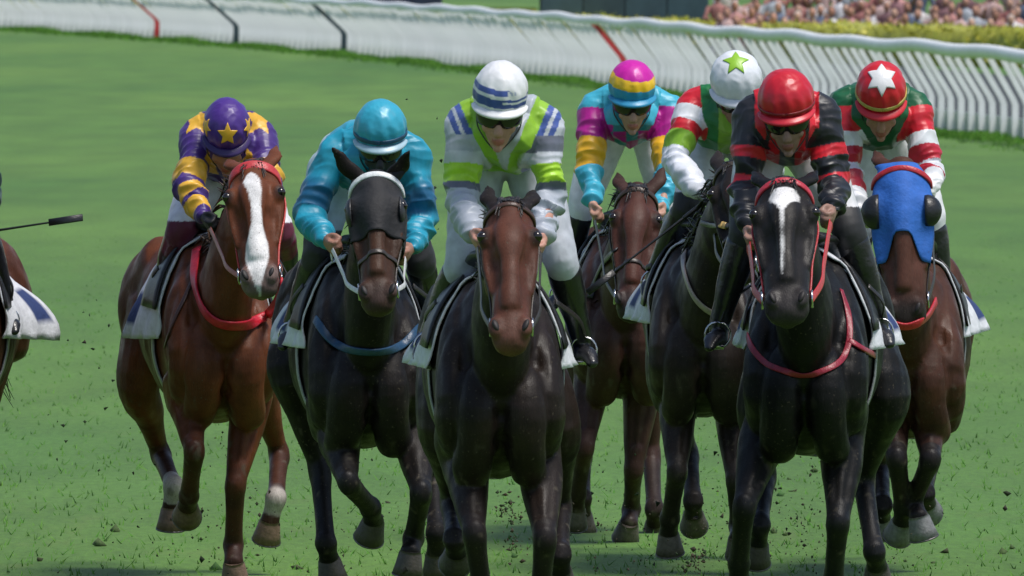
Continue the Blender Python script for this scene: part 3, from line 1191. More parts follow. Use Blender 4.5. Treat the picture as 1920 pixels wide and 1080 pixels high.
        if h.get('cups'):
            for s in (-1, 1):
                e = B()
                V_, F_ = [], []
                cpos = HP_(.27, s * .098, .02)
                for i in range(9):
                    p_ = PI * .5 * i / 8
                    for j in range(18):
                        q = 2 * PI * j / 18
                        rim = 1 + .12 * math.cos(q - .6)
                        V_.append(cpos + A * math.cos(q) * h['cups'][3] * math.sin(p_) * rim + Fw * math.sin(q) * h['cups'][3] * .85 * math.sin(p_) * rim + S * s * math.cos(p_) * h['cups'][1])
                for i in range(8):
                    for j in range(18):
                        F_.append((i * 18 + j, i * 18 + (j + 1) % 18, (i + 1) * 18 + (j + 1) % 18, (i + 1) * 18 + j))
                e.add(V_, F_, h['cups'][0])
                cu = obj('blinker_cup', e, 'rubber' if h['cups'][2] else 'tack', ho)
                sm = cu.modifiers.new('thickness', 'SOLIDIFY')
                sm.thickness = .006
    # ---- bridle
    bc = h['tack']
    e = B()
    head_strap(e, [(.0, a) for a in np.linspace(95, 265, 12)], .025, .003, bc['head'])
    br = obj('bridle', e, 'tack', r)
    e = B()
    lift = .016 if h.get('hood') else .006
    head_strap(e, [(.075 - .05 * math.cos(math.radians(a)) * h.get('bbarch', 1), a) for a in np.linspace(-98, 98, 14)], bc.get('bw', .024), .006, bc['brow'], lift)
    obj('browband', e, 'tack', br)
    if bc.get('nose'):
        e = B()
        head_strap(e, [(.66, a) for a in np.linspace(-180, 180, 22)], .020, .003, bc['nose'], .003)
        obj('noseband', e, 'tack', br)
    for s in (-1, 1):
        e = B()
        head_strap(e, [(.06, s * 98), (.25, s * 104), (.45, s * 96), (.65, s * 92), (.84, s * 92)], .018, .004, bc['cheek'])
        obj('cheekpiece', e, 'tack', br)
        p, dr = on_head(.85, math.radians(s * 92), .012)
        e = B()
        ring = [p + A * math.cos(q) * .032 + Fw * math.sin(q) * .032 for q in np.linspace(0, 2 * PI, 17)]
        e.loft(ring, [.005] * 17, n=6, sub=1)
        obj('bit_ring', e, 'metal', br)
        setattr(H, 'bitL' if s < 0 else 'bitR', p)
    H.bridle = br
    # ---- saddle cloth, saddle, girth
    e = B()
    ny, nth = 22, 44
    y0_, y1_ = .36, .88
    thm = math.radians(h.get('cloth_th', 86))
    V_ = []
    fl = h.get('flare', (.06, .06))
    for i in range(ny):
        y = y0_ + (y1_ - y0_) * i / (ny - 1)
        for j in range(nth):
            u = -1 + 2 * j / (nth - 1)
            dn = float(sstep(.45, 1.0, np.array(abs(u))))
            bk = i / (ny - 1)
            f_ = fl[0] if u < 0 else fl[1]
            lf = .014 + dn * (.006 + f_ * bk ** 1.4) + .016 * dn * math.sin(i * .9 + j * .35 + h['cx']) + .008 * dn * math.sin(i * 1.9 - j * .6)
            V_.append(on_trunk(y + dn * .08 * bk, u * thm, lf)[0])
    V_ = np.array(V_).reshape(ny, nth, 3)
    for _ in range(4):
        V_[1:-1, 1:-1] = V_[1:-1, 1:-1] * .4 + (V_[:-2, 1:-1] + V_[2:, 1:-1] + V_[1:-1, :-2] + V_[1:-1, 2:]) * .15
    F_ = [(i * nth + j, i * nth + j + 1, (i + 1) * nth + j + 1, (i + 1) * nth + j) for i in range(ny - 1) for j in range(nth - 1)]
    e.add(V_.reshape(-1, 3), F_)
    cc = np.tile(np.array(h.get('clothc', (.62, .63, .67))), (ny * nth, 1)).reshape(ny, nth, 3)
    cc[14:20, 3:9] = (.02, .04, .14)
    cc[14:20, -9:-3] = (.02, .04, .14)
    so = obj('saddle_cloth', e, 'cloth', r, cols=cc.reshape(-1, 3))
    sm = so.modifiers.new('thickness', 'SOLIDIFY')
    sm.thickness = .008
    sm.offset = 1
    e = B()
    b2 = []
    for y, hw, up in ((.36, .10, .05), (.46, .15, .035), (.62, .17, .02), (.78, .16, .03), (.90, .12, .06)):
        b2.append(on_trunk(y, 0, up)[0])
    e.loft(b2, [(.07, .03), (.11, .03), (.12, .025), (.13, .03), (.09, .03)], side=side, n=14)
    for s in (-1, 1):
        V2 = []
        for i in range(6):
            for j in range(8):
                V2.append(on_trunk(.40 + .30 * i / 5 - .05 * j / 7, math.radians(s * (18 + 52 * j / 7)), .036)[0])
        e.add(V2, [(i * 8 + j, i * 8 + j + 1, (i + 1) * 8 + j + 1, (i + 1) * 8 + j) for i in range(5) for j in range(7)])
    sad = obj('saddle', e, 'rubber', r)
    sm = sad.modifiers.new('thickness', 'SOLIDIFY')
    sm.thickness = .008
    H.saddle = sad
    e = B()
    gp = [on_trunk(.52, math.radians(a), .008) for a in np.linspace(70, 290, 40)]
    e.ribbon([g[0] for g in gp], [g[1] for g in gp], .08, .005, (.3, .3, .32))
    obj('girth', e, 'tack', sad)
    # ---- straps over the breast
    for st in h.get('straps', ()):
        e = B()
        body_strap(e, st[1], st[2], st[3], st[4], st[5] if len(st) > 5 else .008)
        if e.n:
            obj(st[0], e, 'tack', r)
    return H


# ------------------------------------------------------------------ jockeys
def star2d(n=5, inner=.42):
    return [((1 if i % 2 == 0 else inner) * math.sin(PI * i / n), (1 if i % 2 == 0 else inner) * math.cos(PI * i / n)) for i in range(2 * n)]


def build_jockey(j, H):
    d = H.d
    base = np.array(H.root.location)
    r = root('person', tuple(base + (0, .55, 0)), j['label'], 'person', 'jockeys riding the race')
    # ---- joints
    hc = P(*j['head'], d + j.get('hdy', .12))
    sh = [P(*q, d + .30 + j.get('sdy', 0)) for q in j['sh']]
    arms = []
    for i in (0, 1):
        c = chain(sh[i], [j['el'][i], j['wr'][i]], [.29, .26], [j.get('esg', -1), -1])
        arms.append(c)
    sm_ = (sh[0] + sh[1]) / 2
    hip = sm_ + np.array([j.get('hipdx', 0), .44, j.get('hipdz', -.12)])
    legs = []
    for i in (0, 1):
        s = -1 if i == 0 else 1
        hj = hip + np.array([s * .09, 0, -.05])
        legs.append(chain(hj, [j['kn'][i], j['an'][i]], [.42, .40], [-1, 1]))
    p = math.radians(j.get('pitch', 25))
    yw = math.radians(j.get('yaw', 0))
    rl_ = math.radians(j.get('roll', 0))
    Rm = np.array(Matrix.Rotation(yw, 3, 'Z') @ Matrix.Rotation(rl_, 3, 'Y'))
    Ri = Rm @ np.array([1.0, 0, 0])
    Fo = Rm @ np.array([0, -math.cos(p), -math.sin(p)])
    Up = Rm @ np.array([0, -math.sin(p), math.cos(p)])
    HL = lambda x, f, u: hc + Ri * x + Fo * f + Up * (u - .034)
    AX = [Ri, Fo, Up]
    skin = np.array(j.get('skin', (.42, .22, .15)))
    # ---- body: one continuous figure with head, neck, trunk, arms, hands and legs
    b = B()
    b.blob(HL(0, -.005, -.01), (.076, .095, .105), AX, 18, 12)
    b.loft([HL(0, .055, .0), HL(0, .068, -.06), HL(0, .060, -.115), HL(0, .052, -.142)], [(.062, .035), (.058, .04), (.042, .034), (.028, .026)], side=Ri, n=14)
    b.loft([HL(0, -.03, -.06), HL(0, .0, -.10), HL(0, .03, -.128)], [(.066, .05), (.055, .045), (.036, .035)], side=Ri, n=14)
    b.loft([HL(0, .092, -.022), HL(0, .112, -.058), HL(0, .118, -.076)], [(.012, .012), (.015, .016), (.019, .014)], side=Ri, n=10)
    b.blob(HL(0, .102, -.105), (.024, .010, .006), AX)
    b.blob(HL(0, .100, -.116), (.022, .011, .007), AX)
    b.blob(HL(0, .088, -.142), (.020, .018, .016), AX)
    for s in (-1, 1):
        b.blob(HL(s * .034, .092, .0), (.03, .013, .010), AX)           # brow
        b.blob(HL(s * .046, .078, -.06), (.020, .018, .022), AX)         # cheekbone
        b.blob(HL(s * .079, -.015, -.035), (.010, .022, .034), AX)      # ear
    neck = sm_ + np.array([0, -.01, .05])
    b.loft([HL(0, -.03, -.07), neck * .5 + HL(0, -.03, -.08) * .5, neck, sm_ + (0, .05, 0)], [(.052, .055), (.052, .055), (.065, .065), (.09, .08)], n=14)
    axis = nrm(hip - sm_)
    b.loft([sm_, sm_ * .7 + hip * .3, sm_ * .35 + hip * .65, hip], [(.15, .09), (.15, .10), (.125, .09), (.145, .10)], n=18)
    for i, c in enumerate(arms):
        s = -1 if i == 0 else 1
        b.loft([sm_ * .35 + c[0] * .65, c[0], c[0] * .5 + c[1] * .5, c[1], c[1] * .6 + c[2] * .4, c[2]], [.055, .050, .040, .030, .029, .023], n=12)
        # hand closed on the rein: palm, four curled fingers, thumb
        dr = nrm(c[2] - c[1])
        inn = nrm(np.array([-s * .6, -.5, -.1]) - dr * (np.array([-s * .6, -.5, -.1]) @ dr))
        up = np.cross(dr, inn)
        if up[2] < 0: up = -up
        hp = lambda a, n_, u: c[2] + dr * a + inn * n_ + up * u
        b.loft([hp(-.01, 0, 0), hp(.03, .0, 0), hp(.075, .005, 0)], [(.024, .017), (.036, .017), (.040, .015)], side=up, n=12)
        for k, (u, ln) in enumerate(((.031, .95), (.011, 1.05), (-.010, 1.0), (-.030, .82))):
            b.loft([hp(.07, .0, u), hp(.098 * ln, .012, u), hp(.096 * ln, .030 * ln, u * .95), hp(.072, .036 * ln, u * .9), hp(.045, .024, u * .9)], [.0115, .0110, .0105, .0105, .010], n=8, sub=3)
        b.loft([hp(.02, .008, .030), hp(.05, .030, .042), hp(.075, .050, .030)], [.012, .0115, .009], n=8, sub=3)
    for c in legs:
        b.loft([c[0], c[0] * .5 + c[1] * .5, c[1], c[1] * .6 + c[2] * .4, c[2], c[2] + (0, -.015, -.03)], [.085, .07, .05, .045, .030, .022], n=12)
    me = b.remesh(.0062, 3)
    V = mverts(me)
    C = np.tile(skin, (len(V), 1)) * (1 + .08 * wob(V, 50, 2))[:, None]
    rel = V - hc
    x, f, u = rel @ Ri, rel @ Fo, rel @ Up + .034
    near = np.linalg.norm(rel, axis=1) < .2
    lips = near & (np.abs(x) < .024) & (f > .09) & (u < -.098) & (u > -.124)
    C[lips] = skin * np.array([.85, .55, .5])
    hair = near & (u > -.03) & (f < .06) | near & (f < -.03) & (u > -.09)
    C[hair] = (.02, .015, .012)
    if j.get('dark_face'):
        C[near & (u < j['dark_face'][0])] = j['dark_face'][1]  # head below this height coloured near black
    gl = j.get('gloves', (None, None))
    for i, c in enumerate(arms):
        if gl[i] is not None:
            dd = np.linalg.norm(V - (c[2] + nrm(c[2] - c[1]) * .05), axis=1)
            C[dd < .10] = gl[i]
    obj('body', me, 'skin', r, cols=C)
    # eyes
    for s in (-1, 1):
        e = B()
        e.blob(HL(s * .032, .088, -.024), (.013, .009, .009), AX, col=(.5, .48, .45))
        e.blob(HL(s * .032, .0945, -.024), (.006, .004, .006), AX, n=10, m=6, col=(.02, .015, .01))
        obj('eye', e, 'skin', r)
    # ---- jacket
    b = B()
    cw = j.get('chest', 1.0)
    hem = sm_ * .42 + hip * .58
    b.loft([sm_ + (0, -.085, .035), sm_ + (0, -.06, -.02), sm_ * .8 + hip * .2 + (0, -.02, -.03), sm_ * .6 + hip * .4, hem + (0, 0, .0), sm_ * .2 + hip * .8],
           [(.075, .06), (.145 * cw, .115), (.178 * cw, .145), (.168 * cw, .14), (.15 * cw, .12), (.13 * cw, .095)], n=24)
    b.loft([neck + (0, -.03, .045), neck, sm_ + (0, .03, -.01)], [(.068, .062), (.082, .078), (.11, .09)], n=18)
    for i, c in enumerate(arms):
        b.loft([neck + (0, -.01, .005), (neck + c[0]) / 2 + (0, 0, .012), c[0] + (0, .0, .005)], [(.07, .06), (.075, .07), (.072, .07)], n=14)
        b.loft([sm_ * .55 + c[0] * .45 + (0, 0, .005), c[0], c[0] * .72 + c[1] * .28, c[0] * .35 + c[1] * .65, c[1], c[1] * .7 + c[2] * .3, c[1] * .35 + c[2] * .65, c[1] * .03 + c[2] * .97],
               [(.082, .082), (.078, .077), (.073, .073), (.068, .068), (.062, .062), (.060, .060), (.052, .052), (.036, .036)], n=18)
    me = b.remesh(.0055, 4)
    V, N = mverts(me), mnormals(me)
    reg = np.zeros(len(V), int)
    ta = np.zeros(len(V))
    best = np.linalg.norm(V - sm_ - np.outer(np.clip((V - sm_) @ axis, 0, .5), axis), axis=1) - .135
    fold = np.zeros(len(V))
    for i, c in enumerate(arms):
        l1, l2 = np.linalg.norm(c[1] - c[0]), np.linalg.norm(c[2] - c[1])
        d1, t1 = segdist(V, c[0], c[1])
        d2, t2 = segdist(V, c[1], c[2])
        dd = np.minimum(d1, d2) - .07
        tt = np.where(d1 < d2, t1 * .53, .53 + t2 * .47)
        m_ = dd < best
        reg[m_] = i + 1
        ta[m_] = tt[m_]
        best = np.minimum(best, dd)
        ang = wob(V, 9, i + 4)
        axd = nrm(c[2] - c[0])
        Q = V + np.outer(V @ axd, axd) * 1.6
        rdg = 1 - 2 * np.abs(wob(Q, 15, i + 2)) - .8 * np.abs(wob(Q, 31, i + 5))
        fold += np.where(m_, rdg * (.35 + .65 * sstep(.10, .4, tt)) + .25 * np.sin(tt * 60 + ang * 4) * sstep(.75, .9, tt), 0)
    rel = V - sm_
    lx, lz, ly = rel[:, 0], rel[:, 2], rel[:, 1]
    rb = 1 - 2 * np.abs(wob(V * np.array([1.6, 1, 1]), 13, 7)) - .7 * np.abs(wob(V, 30, 3))
    disp = fold * .0135 + np.where(reg == 0, rb * .013, 0) + wob(V, 60, 2) * .0012
    V = V + N * disp[:, None]
    setv(me, V)
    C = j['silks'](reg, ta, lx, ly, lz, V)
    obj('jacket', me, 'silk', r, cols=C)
    # ---- breeches and boots
    b = B()
    b.loft([sm_ * .3 + hip * .7, hip, hip + axis * .09], [(.125, .09), (.155, .125), (.12, .10)], n=20)
    for c in legs:
        b.loft([c[0], c[0] * .6 + c[1] * .4, c[0] * .25 + c[1] * .75, c[1], c[1] * .84 + c[2] * .16], [(.105, .115), (.098, .10), (.080, .084), (.068, .07), (.060, .062)], n=16)
    me = b.remesh(.008, 5)
    V, N = mverts(me), mnormals(me)
    V = V + N * (wob(V, 24, 3) * .004 + wob(V, 55, 6) * .002)[:, None]
    setv(me, V)
    C = np.tile(np.array(j.get('breech', (.70, .70, .73))), (len(V), 1))
    if j.get('knee'):
        for c in legs:
            dd, tt = segdist(V, c[0], c[2])
            dk = np.linalg.norm(V - c[1], axis=1)
            below = (V[:, 2] < c[1][2] + j.get('kneeup', .03)) & (dk < .16)
            C[below] = j['knee']
    obj('breeches', me, 'breeches', r, cols=C)
    for i, c in enumerate(legs):
        s = -1 if i == 0 else 1
        b = B()
        k0 = c[1] * .87 + c[2] * .13
        toe = c[2] + np.array([s * .04, -.13, -.085])
        heel = c[2] + np.array([0, .045, -.055])
        b.loft([k0, c[1] * .6 + c[2] * .4, c[1] * .3 + c[2] * .7, c[2], c[2] + (0, 0, -.045)], [(.066, .066), (.062, .066), (.050, .054), (.040, .046), (.036, .046)], n=16)
        b.loft([heel, c[2] + (0, -.03, -.05), c[2] * .4 + toe * .6 + (0, 0, .0), toe], [(.030, .03), (.036, .038), (.038, .028), (.022, .016)], n=14)
        me = b.remesh(.0075, 4)
        V, N = mverts(me), mnormals(me)
        V = V + N * (wob(V, 40, 4) * .0022)[:, None]
        setv(me, V)
        C = np.tile((.013, .013, .015), (len(V), 1))
        if j.get('boottop'):
            dd, tt = segdist(V, c[1], c[2])
            C[tt < .33] = j['boottop']
        bo = obj('boot', me, 'boot', r, cols=C)
        # stirrup iron and leather belong to the saddle
        e = B()
        mid = c[2] + np.array([s * .005, -.055, -.085])
        arc = [mid + np.array([math.sin(q) * .050, 0, .0 + (math.cos(q) + 1) * .052]) for q in np.linspace(-PI * .86, PI * .86, 18)]
        e.loft(arc, [(.0045, .007)] * 18, n=8, sub=1)
        e.loft([arc[0], arc[-1]], [(.009, .018)] * 2, n=8, sub=2)
        iron = obj('stirrup', e, 'metal', H.saddle)
        e = B()
        top = H.on_trunk(.50, math.radians(s * 40), .05)[0]
        a0 = arc[9]
        pth = catmull([a0, a0 * .5 + top * .5 + (s * .03, 0, 0), top], 6)
        e.ribbon(pth, [np.array([s * 1.0, -.2, 0])] * len(pth), .022, .003, (.02, .017, .015))
        obj('stirrup_leather', e, 'tack', H.saddle)
    # ---- helmet
    hr = np.array(j.get('hr', (.106, .126, .112)))
    b = B()
    V, F = [], []
    na, nb_ = 96, 52
    for i in range(nb_ + 1):
        el = PI / 2 - (PI / 2 + math.radians(24)) * i / nb_
        for k in range(na):
            az = 2 * PI * k / na
            V.append((math.cos(el) * math.sin(az), math.cos(el) * math.cos(az), math.sin(el)))
    for i in range(nb_):
        for k in range(na):
            k2 = (k + 1) % na
            F.append((i * na + k, (i + 1) * na + k, (i + 1) * na + k2, i * na + k2))
    U = np.array(V)
    F.append(tuple(nb_ * na + k for k in range(na))[::-1])
    sag = 1 + .018 * np.sin(np.arctan2(U[:, 0], U[:, 1]) * 12 + 2 * U[:, 2]) * sstep(.9, .2, U[:, 2]) + .020 * (.5 - np.abs(wob(U, 5, j['head'][0] % 9))) + .011 * (.5 - np.abs(wob(U, 11, 3 + j['head'][0] % 7)))
    Wl = U * hr * sag[:, None] + np.array([0, -.012, .018])
    Wd = hc + Wl @ np.array(AX)
    b.add(Wd, F)
    C = j['cap'](U[:, 0], U[:, 1], U[:, 2])
    hm = obj('helmet', b, 'cap', r, cols=C)
    hsurf = lambda x_, f_, u_, k_=1.012: hc + (nrm([x_, f_, u_]) * hr * k_ + np.array([0, -.012, .018])) @ np.array(AX)
    # peak
    b = B()
    V, F = [], []
    el0 = math.radians(-20)
    rows = [(1.0, .010), (1.10, .006), (1.24, -.004), (1.30, -.010), (1.28, -.018), (1.10, -.012), (.98, -.008)]
    nk = 40
    for k in range(nk):
        az = math.radians(-78 + 156 * k / (nk - 1))
        wgt = max(math.cos(az), 0) ** .7
        for (rr_, dz_) in rows:
            kk = 1 + (rr_ - 1) * (0.18 + 0.82 * wgt)
            v = np.array([math.cos(el0) * math.sin(az) * hr[0] * kk, math.cos(el0) * math.cos(az) * hr[1] * kk, math.sin(el0) * hr[2] + dz_ * wgt])
            V.append(hc + (v + np.array([0, -.012, .018])) @ np.array(AX))
    nr_ = len(rows)
    for k in range(nk - 1):
        for q in range(nr_):
            q2 = (q + 1) % nr_
            F.append((k * nr_ + q, k * nr_ + q2, (k + 1) * nr_ + q2, (k + 1) * nr_ + q))
    F += [tuple(range(nr_))[::-1], tuple((nk - 1) * nr_ + q for q in range(nr_))]
    b.add(V, F, j.get('peak', (.5, .5, .5)))
    obj('peak', b, 'cap', hm)
    if j.get('band'):
        b = B()
        ring = [hsurf(math.cos(math.radians(j['band'][1])) * math.sin(a), math.cos(math.radians(j['band'][1])) * math.cos(a), math.sin(math.radians(j['band'][1])), 1.02) for a in np.linspace(0, 2 * PI, 49)]
        nn = [q - hc for q in ring]
        b.ribbon(ring, nn, j['band'][2], .003, j['band'][0])
        obj('band', b, 'tack', hm)
    for (cx_, cf, cu, sz, col, rot, npt, inn_) in j.get('stars', ()):
        b = B()
        n0 = nrm([cx_, cf, cu])
        upv = np.array([0, 0, 1.0]) if abs(n0[2]) < .95 else np.array([0, -1.0, 0])
        upv = nrm(upv - n0 * (upv @ n0))
        rv = np.cross(upv, n0)
        if rv[0] < 0 and abs(cx_) < .5: rv = -rv
        s2 = star2d(npt, inn_)
        cr, sr = math.cos(math.radians(rot)), math.sin(math.radians(rot))
        pts = []
        for a_, c_ in zip(s2, s2[1:] + s2[:1]):
            for t_ in (0, .25, .5, .75):
                pts.append((a_[0] * (1 - t_) + c_[0] * t_, a_[1] * (1 - t_) + c_[1] * t_))
        V = [hsurf(*n0, 1.03)]
        K = len(pts)
        for sc_ in (.2, .4, .6, .8, 1.0):
            for (a_, c_) in pts:
                xx_, yy_ = (a_ * cr - c_ * sr) * sz * sc_, (a_ * sr + c_ * cr) * sz * sc_
                V.append(hsurf(*(n0 + rv * xx_ + upv * yy_), 1.03))
        for (a_, c_) in pts:
            xx_, yy_ = (a_ * cr - c_ * sr) * sz, (a_ * sr + c_ * cr) * sz
            V.append(hsurf(*(n0 + rv * xx_ + upv * yy_), 1.0))
        F = [(0, 1 + q, 1 + (q + 1) % K) for q in range(K)]
        for i in range(5):
            o_ = 1 + i * K
            F += [(o_ + q, o_ + K + q, o_ + K + (q + 1) % K, o_ + (q + 1) % K) for q in range(K)]
        b.add(V, F, col)
        obj('star', b, 'cap', hm)
    # chin strap
    b = B()
    cs = catmull([HL(-.088, .01, -.02), HL(-.074, .03, -.09), HL(0, .065, -.158), HL(.074, .03, -.09), HL(.088, .01, -.02)], 8)
    b.ribbon(cs, [q - HL(0, 0, -.05) for q in cs], .014, .002, (.03, .03, .03))
    obj('chin_strap', b, 'tack', hm)
    # ---- goggles
    if j.get('goggles', True):
        b = B()
        V, F = [], []
        na, nb_ = 26, 9
        for i in range(nb_):
            u_ = .014 - .068 * i / (nb_ - 1)
            bul = 1 + .07 * math.sin(PI * i / (nb_ - 1))
            for k in range(na):
                az = math.radians(-74 + 148 * k / (na - 1))
                notch = .016 * math.exp(-(az / .16) ** 2) * (i / (nb_ - 1)) ** 3
                V.append(HL(math.sin(az) * .087 * bul, .012 + math.cos(az) * .101 * bul, u_ + notch))
        for i in range(nb_ - 1):
            for k in range(na - 1):
                F.append((i * na + k, (i + 1) * na + k, (i + 1) * na + k + 1, i * na + k + 1))
        b.add(V, F)
        go = obj('goggles', b, 'lens', r)
        sm = go.modifiers.new('thickness', 'SOLIDIFY')
        sm.thickness = .012
    # ---- reins, from the bit to each hand (they belong to the bridle)
    for i, c in enumerate(arms):
        bit = H.bitL if i == 0 else H.bitR
        hand = c[2] + nrm(c[2] - c[1]) * .075
        s = -1 if i == 0 else 1
        e = B()
        sagp = bit * .5 + hand * .5 + np.array([s * .01, 0, -.012])
        pth = catmull([bit, bit * .75 + hand * .25 + np.array([s * .02, 0, -.012]), sagp, hand, hand + np.array([s * .0, .06, -.05])], 8)
        e.ribbon(pth, [np.array([s * .9, -.4, .2])] * len(pth), j.get('rw', .02), .002, j.get('reinc', (.03, .025, .02)))
        obj('rein', e, 'tack', H.bridle)
    return arms, legs


# ------------------------------------------------------------------ silks and caps
def full(c, n):
    return np.tile(np.array(c, float), (n, 1))


def put(C, m, c):
    C[m] = c


PUR, YEL = (.055, .022, .17), (.72, .40, .035)
TEAL, TEALD, NAVY = (.012, .27, .40), (.008, .10, .17), (.012, .02, .07)
LIME, SBLUE, PALE = (.26, .48, .03), (.06, .10, .34), (.52, .54, .60)
MAG, CY, GOLD = (.42, .010, .24), (.05, .40, .55), (.80, .43, .02)
RED, BLK, GRN = (.58, .012, .025), (.012, .013, .018), (.006, .10, .035)


def instar(x, y, cx, cy, r, inner=.45, rot=0):
    a = np.arctan2(x - cx, y - cy) + rot
    q = np.hypot(x - cx, y - cy)
    w_ = PI / 5
    m = np.abs(((a + w_) % (2 * w_)) - w_) / w_
    lim = r * (inner * m + (1 - m)) * (1 - .25 * np.sin(m * PI))
    return q < lim


def silks1(reg, t, lx, ly, lz, V):
    C = full(PUR, len(V))
    a = reg > 0
    tw = t + .012 * wob(V, 30, 3)
    put(C, a & (((tw > .34) & (tw < .50)) | ((tw > .62) & (tw < .72)) | ((tw > .80) & (tw < .92))), YEL)
    for cx, cz in ((-.135, .07), (.135, .07), (-.085, -.13), (.09, -.13), (-.02, -.27), (0, -.02)):
        put(C, (t < .3) & instar(lx, lz, cx, cz, .075), YEL)
    return C


def silks2(reg, t, lx, ly, lz, V):
    C = full(TEAL, len(V))
    n = wob(V, 7, 3)
    k = sstep(.18, .34, t + .04 * n) * (1 - sstep(.42, .58, t + .04 * n)) * (reg > 0)
    C = C * (1 - k[:, None]) + np.array((.010, .10, .21)) * k[:, None]
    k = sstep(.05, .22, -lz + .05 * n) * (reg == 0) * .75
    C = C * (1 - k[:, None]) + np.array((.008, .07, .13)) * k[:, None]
    k = sstep(.12, .3, ly + .05 * n) * (reg == 0)  # bright rim light on the back, put into the silk colour
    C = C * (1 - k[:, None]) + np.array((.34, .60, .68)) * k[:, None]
    return C


def silks3(reg, t, lx, ly, lz, V):
    C = full((.38, .41, .47), len(V))
    ax = np.abs(lx)
    b = (reg == 0) | (t < .10)
    v = ax - np.clip(.085 + lz * .42, 0, .5)
    put(C, b & (v < 0), (.42, .46, .51))
    put(C, b & (v > -.005) & (v < .055) & (lz > -.32), LIME)
    o_ = (b | (t < .17)) & (v >= .055)
    put(C, o_ & (v < .082), SBLUE)
    put(C, o_ & (v >= .082) & (v < .098), PALE)
    put(C, o_ & (v >= .098) & (v < .122), SBLUE)
    put(C, o_ & (v >= .122) & (v < .145), PALE)
    put(C, (reg == 2) & (t > .11) & (t < .22), (.14, .15, .20))
    put(C, (reg == 1) & (t > .11) & (t < .20), (.40, .42, .48))
    put(C, (reg > 0) & (t > .22) & (t < .30), PALE)
    put(C, (reg > 0) & (t > .30) & (t < .43), (.36, .62, .03))
    put(C, (reg > 0) & (t > .43) & (t < .485), (.10, .11, .15))
    return C


def silks4(reg, t, lx, ly, lz, V):
    C = full(MAG, len(V))
    q = ((np.floor((lx + .3) / .055) + np.floor((lz + 1) / .05)) % 2) == 0
    b = reg == 0
    put(C, b & q, (.02, .22, .30))
    put(C, (reg == 0) & (lz > -.07), CY)
    put(C, (reg > 0) & (t < .04), CY)
    put(C, (reg > 0) & (t > .04) & (t < .30), MAG)
    put(C, (reg > 0) & (t > .30) & (t < .60), GOLD)
    put(C, (reg > 0) & (t >= .60), CY)
    return C


def silks5(reg, t, lx, ly, lz, V):
    C = full((.010, .16, .04), len(V))
    a = reg > 0
    put(C, a & (t < .06), RED)
    put(C, a & (t > .06) & (t < .20), (.70, .72, .76))
    put(C, a & (t >= .20) & (t < .30), RED)
    put(C, a & (t >= .30) & (t < .44), (.22, .42, .03))
    put(C, a & (t >= .44), (.70, .72, .78))
    put(C, (reg == 0) & (np.abs(lx) < .05), (.2, .38, .04))
    return C


def silks6(reg, t, lx, ly, lz, V):
    C = full(BLK, len(V))
    ax = np.abs(lx)
    put(C, (reg == 0) & (ax > .03) & (ax < .07) & (lz < -.03), RED)
    put(C, (t < .12) & (ax > .085) & (ax < .125) & (lz > -.16), RED)
    a = reg > 0
    put(C, a & (t > .24) & (t < .325), RED)
    put(C, a & (t > .45) & (t < .545), RED)
    return C


def silks7(reg, t, lx, ly, lz, V):
    C = full(GRN, len(V))
    a = reg > 0
    put(C, a & (t > .03) & (t < .24), RED)
    put(C, a & (t >= .24) & (t < .35), (.70, .72, .75))
    put(C, a & (t >= .35) & (t < .48), (.45, .012, .03))
    put(C, a & (t >= .48) & (t < .64), (.62, .63, .68))
    put(C, a & (t >= .64) & (t < .80), (.40, .012, .03))
    put(C, a & (t >= .80), (.72, .72, .74))
    put(C, (reg == 0) & (ly > .18) & (lz > -.05), (.02, .22, .10))
    return C


def silks0(reg, t, lx, ly, lz, V):
    return full((.02, .05, .05), len(V))


def plain(c):
    return lambda x, f, u: full(c, len(x))


def cap3(x, f, u):
    C = full((.72, .72, .74), len(x))
    w_ = u + .05 * x
    put(C, (w_ > .22) & (w_ < .40) & (x < .30), SBLUE)
    put(C, (w_ > .22) & (w_ < .36) & (x > .30) & (x < .55) & (np.sin(x * 60) > 0), (.35, .38, .55))
    put(C, (w_ > -.20) & (w_ < .10) & (np.abs(w_ + .02) > .035 * (x > .1)), (.05, .085, .30))
    return C


def cap4(x, f, u):
    C = full((.55, .012, .33), len(x))
    put(C, u + .1 * x < .50, (.85, .52, .02))
    put(C, u + .06 * x < .10, (.03, .30, .50))
    return C


